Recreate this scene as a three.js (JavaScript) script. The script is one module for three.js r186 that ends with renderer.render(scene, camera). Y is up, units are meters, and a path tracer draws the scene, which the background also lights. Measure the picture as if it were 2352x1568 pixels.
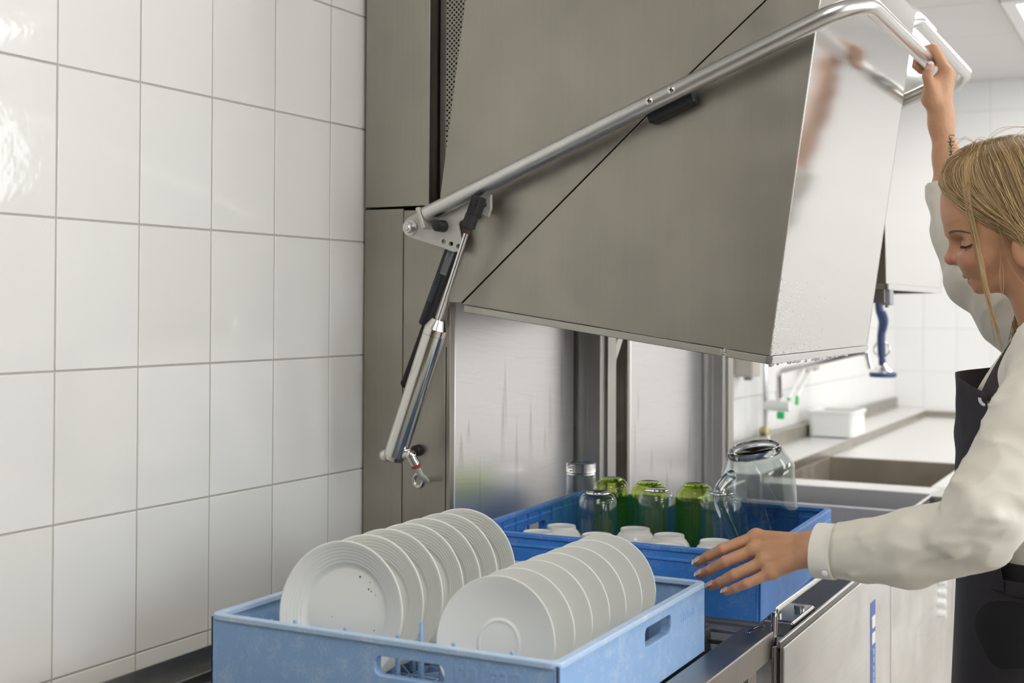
import * as THREE from 'three';
import { RoundedBoxGeometry } from 'three/addons/geometries/RoundedBoxGeometry.js';
import { mergeGeometries } from 'three/addons/utils/BufferGeometryUtils.js';
import { ImprovedNoise } from 'three/addons/math/ImprovedNoise.js';
import { RectAreaLightUniformsLib } from 'three/addons/lights/RectAreaLightUniformsLib.js';
import { FontLoader } from 'three/addons/loaders/FontLoader.js';
import { TextGeometry } from 'three/addons/geometries/TextGeometry.js';

RectAreaLightUniformsLib.init();
const V = (x, y, z) => new THREE.Vector3(x, y, z);

// ------------------------------------------------------------------ camera
const scene = new THREE.Scene();
const camera = new THREE.PerspectiveCamera(2 * Math.atan(784 / 2969.7) * 180 / Math.PI, 2352 / 1568, 0.05, 60);
camera.position.set(1.33, 1.37, 1.951);
camera.rotation.order = 'YXZ';
camera.rotation.set(0.0127, 0.4799, 0.0047);
camera.setViewOffset(2352, 1568, 0, 117, 2352, 1568);
camera.focus = 2.0;
camera.userData.fStop = 4.6;

// ------------------------------------------------------------------ sky, light levels, exposure
const SKY = 5.7;                       // overcast daylight outside the windows
scene.background = new THREE.Color(0.93, 0.97, 1.0);
scene.backgroundIntensity = SKY;
const LAMP = 7;                      // ceiling luminaires
const EXPOSURE = 1.03;

const renderer = new THREE.WebGLRenderer({ antialias: true });
renderer.toneMapping = THREE.LinearToneMapping;
renderer.toneMappingExposure = EXPOSURE;
renderer.shadowMap.enabled = true;

// ------------------------------------------------------------------ helpers
let seed = 7;
const rnd = () => { seed = (seed * 1664525 + 1013904223) >>> 0; return seed / 4294967296; };
const rr = (a, b) => a + (b - a) * rnd();
const noiseGen = new ImprovedNoise();
const nz = (x, y, z = 0) => noiseGen.noise(x, y, z);
const clamp = (x, a, b) => Math.max(a, Math.min(b, x));
const lerp = (a, b, t) => a + (b - a) * t;
const smooth = (a, b, x) => { const t = clamp((x - a) / (b - a), 0, 1); return t * t * (3 - 2 * t); };

const taken = new Map();
function numbered(name) {
  const n = taken.get(name) || 0; taken.set(name, n + 1);
  return n ? name + '_' + String(n).padStart(3, '0') : name;
}
function tag(o, label, category, group, kind) {
  if (label) o.userData.label = label;
  if (category) o.userData.category = category;
  if (group) o.userData.group = group;
  if (kind) o.userData.kind = kind;
  return o;
}
function shadows(o) { o.traverse((m) => { if (m.isMesh) { m.castShadow = true; m.receiveShadow = true; } }); }
function thing(name, label, category, at = [0, 0, 0], group) {
  const o = new THREE.Group(); o.name = numbered(name); o.position.set(...at); scene.add(o);
  return tag(o, label, category, group);
}
function part(parent, name, geo, mat, label) {
  const m = new THREE.Mesh(Array.isArray(geo) ? merge(geo) : geo, mat); m.name = name;
  m.castShadow = m.receiveShadow = true;
  if (label) m.userData.label = label;
  parent.add(m); return m;
}
function solo(name, geo, mat, label, category, group) {
  const m = part(scene, numbered(name), geo, mat); return tag(m, label, category, group);
}
function struct(name, geo, mat) { const m = part(scene, name, geo, mat); m.userData.kind = 'structure'; return m; }
function merge(list) {
  const l = list.map((g) => { const q = g.index ? g.toNonIndexed() : g; for (const k of Object.keys(q.attributes)) if (!['position', 'normal', 'uv', 'color'].includes(k)) q.deleteAttribute(k); return q; });
  if (l.length === 1) return l[0];
  const hasColor = l.some((g) => g.attributes.color);
  for (const g of l) {
    if (!g.attributes.uv) g.setAttribute('uv', new THREE.BufferAttribute(new Float32Array(g.attributes.position.count * 2), 2));
    if (hasColor && !g.attributes.color) g.setAttribute('color', new THREE.BufferAttribute(new Float32Array(g.attributes.position.count * 3).fill(1), 3));
  }
  return mergeGeometries(l);
}
// texture coordinates in metres, each face along its dominant axis
function mUV(geo, turn = false) {
  const g = geo.index ? geo.toNonIndexed() : geo, p = g.attributes.position, uv = new Float32Array(p.count * 2);
  const a = V(), b = V(), c = V(), n = V(), off = [rnd(), rnd()];
  for (let i = 0; i < p.count; i += 3) {
    a.fromBufferAttribute(p, i); b.fromBufferAttribute(p, i + 1); c.fromBufferAttribute(p, i + 2);
    n.copy(b).sub(a).cross(c.clone().sub(a));
    const x = Math.abs(n.x), y = Math.abs(n.y), z = Math.abs(n.z);
    for (let k = 0; k < 3; k++) {
      const q = [a, b, c][k];
      let u, v; if (x >= y && x >= z) { u = q.z; v = q.y; } else if (y >= z) { u = q.z; v = q.x; } else { u = q.x; v = q.y; }
      if (turn) [u, v] = [v, u];
      uv[(i + k) * 2] = u + off[0]; uv[(i + k) * 2 + 1] = v + off[1];
    }
  }
  g.setAttribute('uv', new THREE.BufferAttribute(uv, 2)); return g;
}
// box from corner to corner
function box(x0, x1, y0, y1, z0, z1, r = 0.0015, turn = false) {
  const w = Math.abs(x1 - x0), h = Math.abs(y1 - y0), d = Math.abs(z1 - z0);
  const rad = Math.min(r, w / 2.01, h / 2.01, d / 2.01);
  const g = r > 0 ? new RoundedBoxGeometry(w, h, d, r > 0.004 ? 3 : 1, rad) : new THREE.BoxGeometry(w, h, d);
  g.translate((x0 + x1) / 2, (y0 + y1) / 2, (z0 + z1) / 2); return mUV(g, turn);
}
// cylinder between two points, radius may change
function rod(a, b, r0, r1 = r0, seg = 20, open = false) {
  const A = V(...a), B = V(...b), d = B.clone().sub(A), L = d.length();
  const g = new THREE.CylinderGeometry(r1, r0, L, seg, 1, open);
  g.applyQuaternion(new THREE.Quaternion().setFromUnitVectors(V(0, 1, 0), d.normalize()));
  g.translate((A.x + B.x) / 2, (A.y + B.y) / 2, (A.z + B.z) / 2); return g;
}
function ball(c, r, s = [1, 1, 1], seg = 20) { const g = new THREE.SphereGeometry(r, seg, Math.round(seg * .7)); g.scale(...s); g.translate(...c); return g; }
function tube(pts, r, seg = 80, rad = 14, tension = .5) {
  const c = pts.isCurve ? pts : new THREE.CatmullRomCurve3(pts.map((p) => V(...p)), false, 'centripetal', tension);
  return new THREE.TubeGeometry(c, seg, r, rad, false);
}
// polyline with rounded corners as a curve path
function bentPath(pts, radius) {
  const P = pts.map((p) => V(...p)), path = new THREE.CurvePath(); let prev = P[0];
  for (let i = 1; i < P.length - 1; i++) {
    const a = P[i - 1].clone().sub(P[i]).normalize(), b = P[i + 1].clone().sub(P[i]).normalize();
    const ang = a.angleTo(b), t = Array.isArray(radius) ? radius[i - 1] : radius, cut = t / Math.tan(ang / 2);
    const s = P[i].clone().addScaledVector(a, cut), e = P[i].clone().addScaledVector(b, cut);
    path.add(new THREE.LineCurve3(prev, s));
    const cdir = a.clone().add(b).normalize(), cen = P[i].clone().addScaledVector(cdir, t / Math.sin(ang / 2));
    const u = s.clone().sub(cen), w = e.clone().sub(cen), tot = u.angleTo(w), axis = u.clone().cross(w).normalize();
    let q = s; const N = 10;
    for (let k = 1; k <= N; k++) { const m = cen.clone().add(u.clone().applyAxisAngle(axis, tot * k / N)); path.add(new THREE.LineCurve3(q, m)); q = m; }
    prev = e;
  }
  path.add(new THREE.LineCurve3(prev, P[P.length - 1])); return path;
}
// sweep a circle along the exact points of a path (keeps bends and straights clean)
function sweep(path, r, rad = 20) {
  const pts = []; for (const c of path.curves) { if (!pts.length) pts.push(c.getPoint(0)); const e = c.getPoint(1); if (e.distanceTo(pts[pts.length - 1]) > 1e-5) pts.push(e); }
  const n = pts.length, pos = [], idx = [], uv = [], nor = []; let N = V(0, 0, 1), T0 = null, L = 0;
  for (let i = 0; i < n; i++) {
    const T = (i < n - 1 ? pts[i + 1].clone().sub(pts[i]) : pts[i].clone().sub(pts[i - 1])).normalize();
    if (i > 0 && i < n - 1) T.add(pts[i].clone().sub(pts[i - 1]).normalize()).normalize();
    if (!T0) { if (Math.abs(T.z) > .9) N = V(0, 1, 0); } else { const q = new THREE.Quaternion().setFromUnitVectors(T0, T); N.applyQuaternion(q); }
    N.addScaledVector(T, -N.dot(T)).normalize(); T0 = T.clone();
    const B = T.clone().cross(N); if (i) L += pts[i].distanceTo(pts[i - 1]);
    for (let k = 0; k <= rad; k++) {
      const a = k / rad * 2 * Math.PI, d = N.clone().multiplyScalar(Math.cos(a)).addScaledVector(B, Math.sin(a));
      pos.push(pts[i].x + d.x * r, pts[i].y + d.y * r, pts[i].z + d.z * r); nor.push(d.x, d.y, d.z); uv.push(L, k / rad * .1);
    }
  }
  for (let i = 0; i < n - 1; i++) for (let k = 0; k < rad; k++) { const a = i * (rad + 1) + k, b = a + rad + 1; idx.push(a, a + 1, b, a + 1, b + 1, b); }
  for (const [row, s] of [[0, -1], [n - 1, 1]]) {
    const c = pos.length / 3, T = row ? pts[n - 1].clone().sub(pts[n - 2]).normalize() : pts[0].clone().sub(pts[1]).normalize();
    pos.push(pts[row].x, pts[row].y, pts[row].z); nor.push(T.x, T.y, T.z); uv.push(0, 0);
    for (let k = 0; k < rad; k++) { const a = row * (rad + 1) + k; s < 0 ? idx.push(c, a + 1, a) : idx.push(c, a, a + 1); }
  }
  const g = new THREE.BufferGeometry();
  g.setAttribute('position', new THREE.Float32BufferAttribute(pos, 3)); g.setAttribute('normal', new THREE.Float32BufferAttribute(nor, 3)); g.setAttribute('uv', new THREE.Float32BufferAttribute(uv, 2));
  g.setIndex(idx); return g;
}
function plate2d(pts, depth, holes = [], bevel = 0.0008) {
  const s = new THREE.Shape(pts.map((p) => new THREE.Vector2(p[0], p[1])));
  for (const [x, y, r] of holes) { const h = new THREE.Path(); h.absarc(x, y, r, 0, Math.PI * 2, true); s.holes.push(h); }
  return new THREE.ExtrudeGeometry(s, { depth, bevelEnabled: bevel > 0, bevelSize: bevel, bevelThickness: bevel, bevelSegments: 2, curveSegments: 14 });
}
function roundRect(w, h, r, x = 0, y = 0, C = THREE.Shape) {
  const s = new C(); const a = x - w / 2, b = x + w / 2, c = y - h / 2, d = y + h / 2;
  s.moveTo(a + r, c); s.lineTo(b - r, c); s.absarc(b - r, c + r, r, -Math.PI / 2, 0); s.lineTo(b, d - r); s.absarc(b - r, d - r, r, 0, Math.PI / 2);
  s.lineTo(a + r, d); s.absarc(a + r, d - r, r, Math.PI / 2, Math.PI); s.lineTo(a, c + r); s.absarc(a + r, c + r, r, Math.PI, Math.PI * 1.5); return s;
}
const lathe = (pts, seg = 48) => new THREE.LatheGeometry(pts.map((p) => new THREE.Vector2(p[0], p[1])), seg);
// ------------------------------------------------------------------ textures and materials
function dataTex(w, h, fn, srgb = false) {
  const d = new Uint8Array(w * h * 4);
  for (let y = 0; y < h; y++) for (let x = 0; x < w; x++) { const c = fn(x / w, y / h, x, y), i = (y * w + x) * 4; d[i] = clamp(c[0], 0, 1) * 255; d[i + 1] = clamp(c[1] ?? c[0], 0, 1) * 255; d[i + 2] = clamp(c[2] ?? c[0], 0, 1) * 255; d[i + 3] = 255; }
  const t = new THREE.DataTexture(d, w, h, THREE.RGBAFormat); t.wrapS = t.wrapT = THREE.RepeatWrapping; t.magFilter = THREE.LinearFilter; t.minFilter = THREE.LinearMipmapLinearFilter; t.generateMipmaps = true;
  if (srgb) t.colorSpace = THREE.SRGBColorSpace; t.needsUpdate = true; return t;
}
// tileable value noise
function makeNoise(px, py, s0) {
  const keep = seed; seed = s0; const g = []; for (let i = 0; i < px * py; i++) g.push(rnd()); seed = keep;
  return (u, v) => { const x = u * px, y = v * py, x0 = Math.floor(x), y0 = Math.floor(y), fx = x - x0, fy = y - y0, q = (i, j) => g[((j % py + py) % py) * px + ((i % px + px) % px)], sx = fx * fx * (3 - 2 * fx), sy = fy * fy * (3 - 2 * fy);
    return lerp(lerp(q(x0, y0), q(x0 + 1, y0), sx), lerp(q(x0, y0 + 1), q(x0 + 1, y0 + 1), sx), sy); };
}
const bA = makeNoise(300, 5, 11), bB = makeNoise(90, 3, 12), bC = makeNoise(7, 7, 13), bD = makeNoise(30, 24, 14), bE = makeNoise(160, 160, 15);
const brushTex = dataTex(512, 512, (u, v) => { const s = bA(u, v) * .55 + bB(u, v) * .45, c = bC(u, v); const r = .82 + .16 * (s - .5) + .22 * (c - .5); return [s, r, r]; });
brushTex.repeat.set(3, 3);
const steelTint = dataTex(512, 512, (u, v) => { const c = .93 + .06 * (bC(u, v) - .5) * 2 + .05 * (bD(u, v) - .5) + .03 * (bA(u, v) - .5); return [c, c, c]; });
function steel(o = {}) {
  const m = new THREE.MeshPhysicalMaterial({ metalness: 1, color: new THREE.Color(...(o.color || [.64, .62, .585])), roughness: (o.rough ?? .5), roughnessMap: brushTex, map: steelTint, bumpMap: brushTex, bumpScale: o.bump ?? .00001 });
  return m;
}
const M = {};
M.steel = steel({ rough: .5, color: [.45, .42, .365] });
M.hood = steel({ rough: .46, color: [.43, .40, .35], bump: .000008 });
M.hoodFront = new THREE.MeshStandardMaterial({ metalness: 1, color: new THREE.Color(.80, .79, .785), roughness: .13 });
M.polished = new THREE.MeshStandardMaterial({ metalness: 1, color: new THREE.Color(.78, .76, .72), roughness: .16 });
M.chrome = new THREE.MeshStandardMaterial({ metalness: 1, color: new THREE.Color(.85, .85, .86), roughness: .07 });
M.tube = new THREE.MeshStandardMaterial({ metalness: 1, color: new THREE.Color(.70, .69, .67), roughness: .30 });
M.bracket = new THREE.MeshStandardMaterial({ metalness: .55, color: new THREE.Color(.60, .585, .54), roughness: .5 });
M.darkSteel = steel({ rough: .7, color: [.30, .29, .275] });
M.tank = steel({ rough: .65, color: [.74, .74, .78] });
M.brightSteel = steel({ rough: .5, color: [.86, .85, .84] });
M.sinkSteel = new THREE.MeshStandardMaterial({ metalness: 1, color: new THREE.Color(.90, .89, .88), roughness: .38 });
M.basin = steel({ rough: .7, color: [.50, .45, .385] });
M.seam = new THREE.MeshStandardMaterial({ color: new THREE.Color(.018, .018, .016), roughness: .8 });
M.blackPlastic = new THREE.MeshStandardMaterial({ color: new THREE.Color(.012, .012, .014), roughness: .45 });
M.blackMatt = new THREE.MeshStandardMaterial({ color: new THREE.Color(.02, .019, .02), roughness: .7 });
M.rust = new THREE.MeshStandardMaterial({ color: new THREE.Color(.07, .03, .02), roughness: .8 });
M.red = new THREE.MeshStandardMaterial({ color: new THREE.Color(.35, .05, .03), roughness: .5 });
M.brass = new THREE.MeshStandardMaterial({ metalness: .8, color: new THREE.Color(.5, .42, .25), roughness: .4 });
M.whitePlastic = new THREE.MeshStandardMaterial({ color: new THREE.Color(.82, .82, .80), roughness: .45 });
M.greyPlastic = new THREE.MeshStandardMaterial({ color: new THREE.Color(.33, .33, .36), roughness: .5 });
M.green = new THREE.MeshStandardMaterial({ color: new THREE.Color(.03, .55, .17), roughness: .45 });
M.bluePlastic = new THREE.MeshStandardMaterial({ color: new THREE.Color(.05, .09, .22), roughness: .5 });
M.hose = new THREE.MeshStandardMaterial({ color: new THREE.Color(.035, .06, .16), roughness: .45 });
M.clearHose = new THREE.MeshPhysicalMaterial({ color: new THREE.Color(.75, .75, .72), roughness: .3, transmission: .4, thickness: 0 });
M.silverLabel = new THREE.MeshStandardMaterial({ color: new THREE.Color(.42, .42, .42), roughness: .5, metalness: .3 });
// perforated sheet: print of small round holes too small to build singly
{
  const t = dataTex(256, 256, (u, v) => { const P = 8, q = (a) => a - Math.floor(a); const d1 = Math.hypot(q(u * P) - .5, q(v * P / 1.0) - .5), d2 = Math.hypot(q(u * P + .5) - .5, q(v * P + .5) - .5); const d = Math.min(d1, d2); const s = smooth(.2, .26, d); return [.06 + .94 * s]; });
  t.repeat.set(1 / .072, 1 / .072);
  M.perforated = new THREE.MeshStandardMaterial({ metalness: .9, color: new THREE.Color(.42, .39, .34), roughness: .55, map: t });
}
// tiles: glossy glaze, each with its own faint tone
const glazeBump = dataTex(256, 256, (u, v) => [bC(u, v) * .7 + bD(u, v) * .3]);
M.tile = [0, 1, 2, 3].map((k) => new THREE.MeshPhysicalMaterial({ color: new THREE.Color(.80 - k * .008, .788 - k * .009, .75 - k * .012), roughness: .06, bumpMap: glazeBump, bumpScale: .00022, specularIntensity: 1 }));
M.farTile = [0, 1, 2].map((k) => new THREE.MeshPhysicalMaterial({ color: new THREE.Color(.80 - k * .006, .80 - k * .006, .795 - k * .008), roughness: .2 }));
M.grout = new THREE.MeshStandardMaterial({ color: new THREE.Color(.45, .43, .385), roughness: .95 });
M.farGrout = new THREE.MeshStandardMaterial({ color: new THREE.Color(.62, .61, .59), roughness: .95 });
M.ceiling = new THREE.MeshStandardMaterial({ color: new THREE.Color(.5, .49, .48), roughness: .95 });
M.ceilingTile = new THREE.MeshStandardMaterial({ color: new THREE.Color(.68, .67, .66), roughness: .95, bumpMap: dataTex(128, 128, () => [rnd()]), bumpScale: .0004 });
M.plaster = new THREE.MeshStandardMaterial({ color: new THREE.Color(.80, .79, .77), roughness: .9 });
M.plasterDim = new THREE.MeshStandardMaterial({ color: new THREE.Color(.20, .165, .125), roughness: .9 });
M.floor = new THREE.MeshStandardMaterial({ color: new THREE.Color(.50, .46, .42), roughness: .5, map: dataTex(256, 256, (u, v) => { const g = Math.min(Math.abs((u * 4) % 1 - .5), Math.abs((v * 4) % 1 - .5)); const e = smooth(.48, .495, Math.max(Math.abs((u * 4) % 1 - .5), Math.abs((v * 4) % 1 - .5))); const c = lerp(.95 + .1 * (bD(u, v) - .5), .5, e); return [c]; }) });
M.frame = new THREE.MeshStandardMaterial({ color: new THREE.Color(.8, .8, .79), roughness: .5 });
M.pane = new THREE.MeshPhysicalMaterial({ color: 0xffffff, transmission: 1, thickness: 0, roughness: 0, ior: 1.5 });
// rack plastic with chalky wear
function rackMat(col, wear, amount) {
  const w = dataTex(512, 512, (u, v) => {
    const a = bE(u, v), b = bD(u, v), c = bC(u, v); const s = smooth(.52, .95, a * .45 + b * .4 + c * .3) * amount;
    return [lerp(col[0], wear[0], s), lerp(col[1], wear[1], s), lerp(col[2], wear[2], s)].map((x) => Math.pow(x, 1 / 2.2));
  }, true);
  w.repeat.set(3, 3);
  return new THREE.MeshPhysicalMaterial({ map: w, roughness: .42, bumpMap: brushTex, bumpScale: .00001, specularIntensity: .9 });
}
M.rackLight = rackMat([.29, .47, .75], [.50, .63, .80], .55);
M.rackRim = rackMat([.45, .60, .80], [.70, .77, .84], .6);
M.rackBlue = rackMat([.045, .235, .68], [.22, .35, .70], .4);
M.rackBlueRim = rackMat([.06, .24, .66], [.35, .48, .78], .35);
M.porcelain = new THREE.MeshPhysicalMaterial({ color: new THREE.Color(.86, .86, .81), roughness: .18, specularIntensity: 1 });
M.cup = new THREE.MeshPhysicalMaterial({ color: new THREE.Color(.84, .83, .80), roughness: .15 });
M.crumb = new THREE.MeshStandardMaterial({ color: new THREE.Color(.12, .09, .03), roughness: .8 });
M.clearGlass = new THREE.MeshPhysicalMaterial({ color: 0xffffff, transmission: 1, thickness: .01, roughness: 0, ior: 1.5 });
M.greenGlass = new THREE.MeshPhysicalMaterial({ color: 0xffffff, transmission: 1, thickness: .01, roughness: 0, ior: 1.5, attenuationColor: new THREE.Color(.60, .82, .06), attenuationDistance: .022 });
M.clearWall = new THREE.MeshPhysicalMaterial({ color: new THREE.Color(.985, .99, .985), transmission: 1, thickness: 0, roughness: 0, ior: 1.5 });
M.jugWall = new THREE.MeshPhysicalMaterial({ color: new THREE.Color(.88, .905, .90), transmission: 1, thickness: 0, roughness: 0, ior: 1.6 });
M.greenWall = new THREE.MeshPhysicalMaterial({ color: new THREE.Color(.92, .975, .62), transmission: 1, thickness: 0, roughness: 0, ior: 1.5 });
M.water = new THREE.MeshPhysicalMaterial({ color: 0xffffff, transmission: 1, thickness: .003, roughness: 0, ior: 1.33 });
M.button = new THREE.MeshPhysicalMaterial({ color: new THREE.Color(.8, .8, .8), roughness: .15, clearcoat: 1 });
M.beigeBox = new THREE.MeshStandardMaterial({ color: new THREE.Color(.50, .46, .40), roughness: .6 });
M.steelRail = steel({ rough: .5, color: [.46, .435, .40] });
// ------------------------------------------------------------------ ceiling lamps: [x0, x1, z0, z1]
const LUMS = [.765, 2.565].flatMap((x) => [-3.945, -1.625, .695].map((z) => [x, x + .59, z, z + 1.15]));
const WINDOWS = [[-2.45, -.8], [-.45, 1.1], [1.4, 2.4]];
M.diffuser = new THREE.MeshStandardMaterial({ color: new THREE.Color(.9, .9, .88), roughness: .6, emissive: new THREE.Color(1, .975, .92), emissiveIntensity: 1.6 });
LUMS.forEach(([x0, x1, z0, z1], i) => {
  const where = i < 3 ? 'in the row above the dishwashers' : 'in the row beside the windows';
  const l = thing('ceiling_lamp', ['recessed ceiling lamp over the sink ' + where, 'recessed ceiling lamp over the raised hoods, ' + where, 'recessed ceiling lamp over the dish table, ' + where][i % 3], 'lamp', [(x0 + x1) / 2, 2.44, (z0 + z1) / 2], 'recessed ceiling lamps');
  const w = x1 - x0, d = z1 - z0, o = .045;
  const fr = new THREE.Shape(); fr.moveTo(-w / 2, -d / 2); fr.lineTo(w / 2, -d / 2); fr.lineTo(w / 2, d / 2); fr.lineTo(-w / 2, d / 2); fr.closePath();
  fr.holes.push(roundRect(w - 2 * o, d - 2 * o, .01, 0, 0, THREE.Path));
  const fg = new THREE.ExtrudeGeometry(fr, { depth: .02, bevelEnabled: true, bevelSize: .002, bevelThickness: .002, bevelSegments: 1 }); fg.rotateX(Math.PI / 2); fg.translate(0, .012, 0);
  part(l, 'frame', fg, M.frame);
  const dg = new RoundedBoxGeometry(w - 2 * o, .008, d - 2 * o, 1, .002); dg.translate(0, .008, 0); part(l, 'diffuser', dg, M.diffuser);
  const a = new THREE.RectAreaLight(new THREE.Color(1, .985, .955), LAMP * [1.35, .6, .8][i % 3], w - 2 * o, d - 2 * o);
  a.position.set((x0 + x1) / 2, 2.438, (z0 + z1) / 2); a.rotation.x = -Math.PI / 2; a.castShadow = true; scene.add(a);
});
// ------------------------------------------------------------------ the room
const ROOM = { x1: 3.7, z0: -4.45, z1: 5.6, h: 2.44 };
struct('floor', box(-.3, ROOM.x1 + .25, -.12, 0, ROOM.z0 - .25, ROOM.z1 + .25, 0), M.floor);

const tileGeo = new RoundedBoxGeometry(.008, .2026, .1498, 1, .0016);
const TW = .152, TH = .2049, T0 = -.7025, Y0 = 1.6908;
{ // left wall, a degree out of line with the machines
  const th = -.0179;
  const back = box(-.12, -.0017, 0, ROOM.h, -4.7, ROOM.z1 + .2, 0);
  const wall = struct('wall_left', back, M.grout); wall.position.set(.0068, 0, 0); wall.rotation.y = th;
  const rest = [];
  for (let c = -14; c < 36; c++) for (let r = -4; r < 9; r++) {
    const z = -(T0 + (c + .5) * TW), y = Y0 - (r + .5) * TH;
    if (y - TH / 2 > ROOM.h - .01 || y < .05) continue;
    const cutH = Math.min(.2026, ROOM.h - (y - .1013)), cy = (cutH - .2026) / 2;
    const near = z > -.02 && z < 1.85 && y > .62, far = z < -1.5 && y > .8 && z > -4.44;
    if (!near && !far) { if (z > -4.44 && z < ROOM.z1) { const g = new THREE.BoxGeometry(.008, .2026, .1498); g.translate(-.0042, y, z); rest.push(g); } continue; }
    const t = part(wall, 'tile', tileGeo, far ? M.farTile[Math.floor(rnd() * 3)] : M.tile[Math.floor(rnd() * 4)]);
    t.position.set(-.0042 + rr(-.0003, .0003), y + cy, z); t.scale.y = cutH / .2026; t.rotation.set(0, rr(-.0025, .0025), rr(-.0022, .0022));
  }
  const s = part(wall, 'tile_field', rest, M.tile[1]); s.userData.kind = 'stuff';
}
{ // far end wall
  const wall = struct('wall_back', box(-.2, ROOM.x1 + .2, 0, ROOM.h, ROOM.z0 - .15, ROOM.z0 + .0025, 0), M.farGrout);
  const g = new RoundedBoxGeometry(.1498, .2026, .008, 1, .0016), rest = [];
  for (let c = 0; c < 25; c++) for (let r = -4; r < 9; r++) {
    const x = .068 + (c + .5) * TW, y = Y0 - .005 - (r + .5) * TH; if (y - TH / 2 > ROOM.h - .01 || y < .05 || x > ROOM.x1) continue; const cutH = Math.min(.2026, ROOM.h - (y - .1013));
    if (c < 15 && y > .75) { const t = part(wall, 'tile', g, M.farTile[Math.floor(rnd() * 3)]); t.position.set(x, y + (cutH - .2026) / 2, ROOM.z0); t.scale.y = cutH / .2026; }
    else { const q = new THREE.BoxGeometry(.1498, .2026, .008); q.translate(x, y, ROOM.z0); rest.push(q); }
  }
  part(wall, 'tile_field', rest, M.farTile[0]).userData.kind = 'stuff';
}
{ // ceiling of square panels on a grid
  const slab = struct('ceiling', box(-.3, ROOM.x1 + .25, ROOM.h + .012, ROOM.h + .16, ROOM.z0 - .2, ROOM.z1 + .2, 0), M.ceiling);
  const g = new RoundedBoxGeometry(.594, .014, .574, 1, .003);
  const lit = (x, z) => LUMS.some(([a, b, c, d]) => x > a && x < b && z > c && z < d);
  for (let i = 0; i < 7; i++) for (let k = 0; k < 17; k++) {
    const x = .46 + (i - 1) * .6, z = -3.95 + (k - .5) * .58; if (lit(x, z) || x > ROOM.x1 - .2 || z > ROOM.z1 - .2) continue;
    const t = part(slab, 'ceiling_panel', g, M.ceilingTile); t.position.set(x, ROOM.h + .007, z);
  }
}
{ // wall with the windows, and the plain wall behind the camera
  const yA = .80, yB = 2.34, X0 = ROOM.x1, X1 = ROOM.x1 + .22, pieces = [];
  let z = ROOM.z0 - .15;
  for (const [a, b] of WINDOWS) { pieces.push(box(X0, X1, 0, ROOM.h, z, a, 0), box(X0, X1, 0, yA, a, b, 0), box(X0, X1, yB, ROOM.h, a, b, 0)); z = b; }
  pieces.push(box(X0, X1, 0, ROOM.h, z, ROOM.z1 + .2, 0));
  struct('wall_right', pieces, M.plaster);
  struct('wall_front', box(-.2, ROOM.x1 + .2, 0, ROOM.h, ROOM.z1, ROOM.z1 + .2, 0), M.plasterDim);
  WINDOWS.forEach(([a, b], i) => {
    const w = new THREE.Group(); w.name = 'window_' + (i + 1); w.userData.kind = 'structure'; scene.add(w);
    const f = [], m = (a + b) / 2, xa = X0 + .08, xb = X0 + .14;
    f.push(box(xa, xb, yA, yA + .06, a, b), box(xa, xb, yB - .06, yB, a, b), box(xa, xb, yA, yB, a, a + .06), box(xa, xb, yA, yB, b - .06, b), box(xa, xb, yA, yB, m - .04, m + .04));
    part(w, 'window_frame', f, M.frame);
    part(w, 'pane', box(X0 + .108, X0 + .112, yA + .06, yB - .06, a + .06, m - .04, 0), M.pane);
    part(w, 'pane', box(X0 + .108, X0 + .112, yA + .06, yB - .06, m + .04, b - .06, 0), M.pane);
    part(w, 'window_sill', box(X0 - .04, X0 + .1, yA - .03, yA, a - .04, b + .04, .004), M.frame);
  });
}
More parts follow.
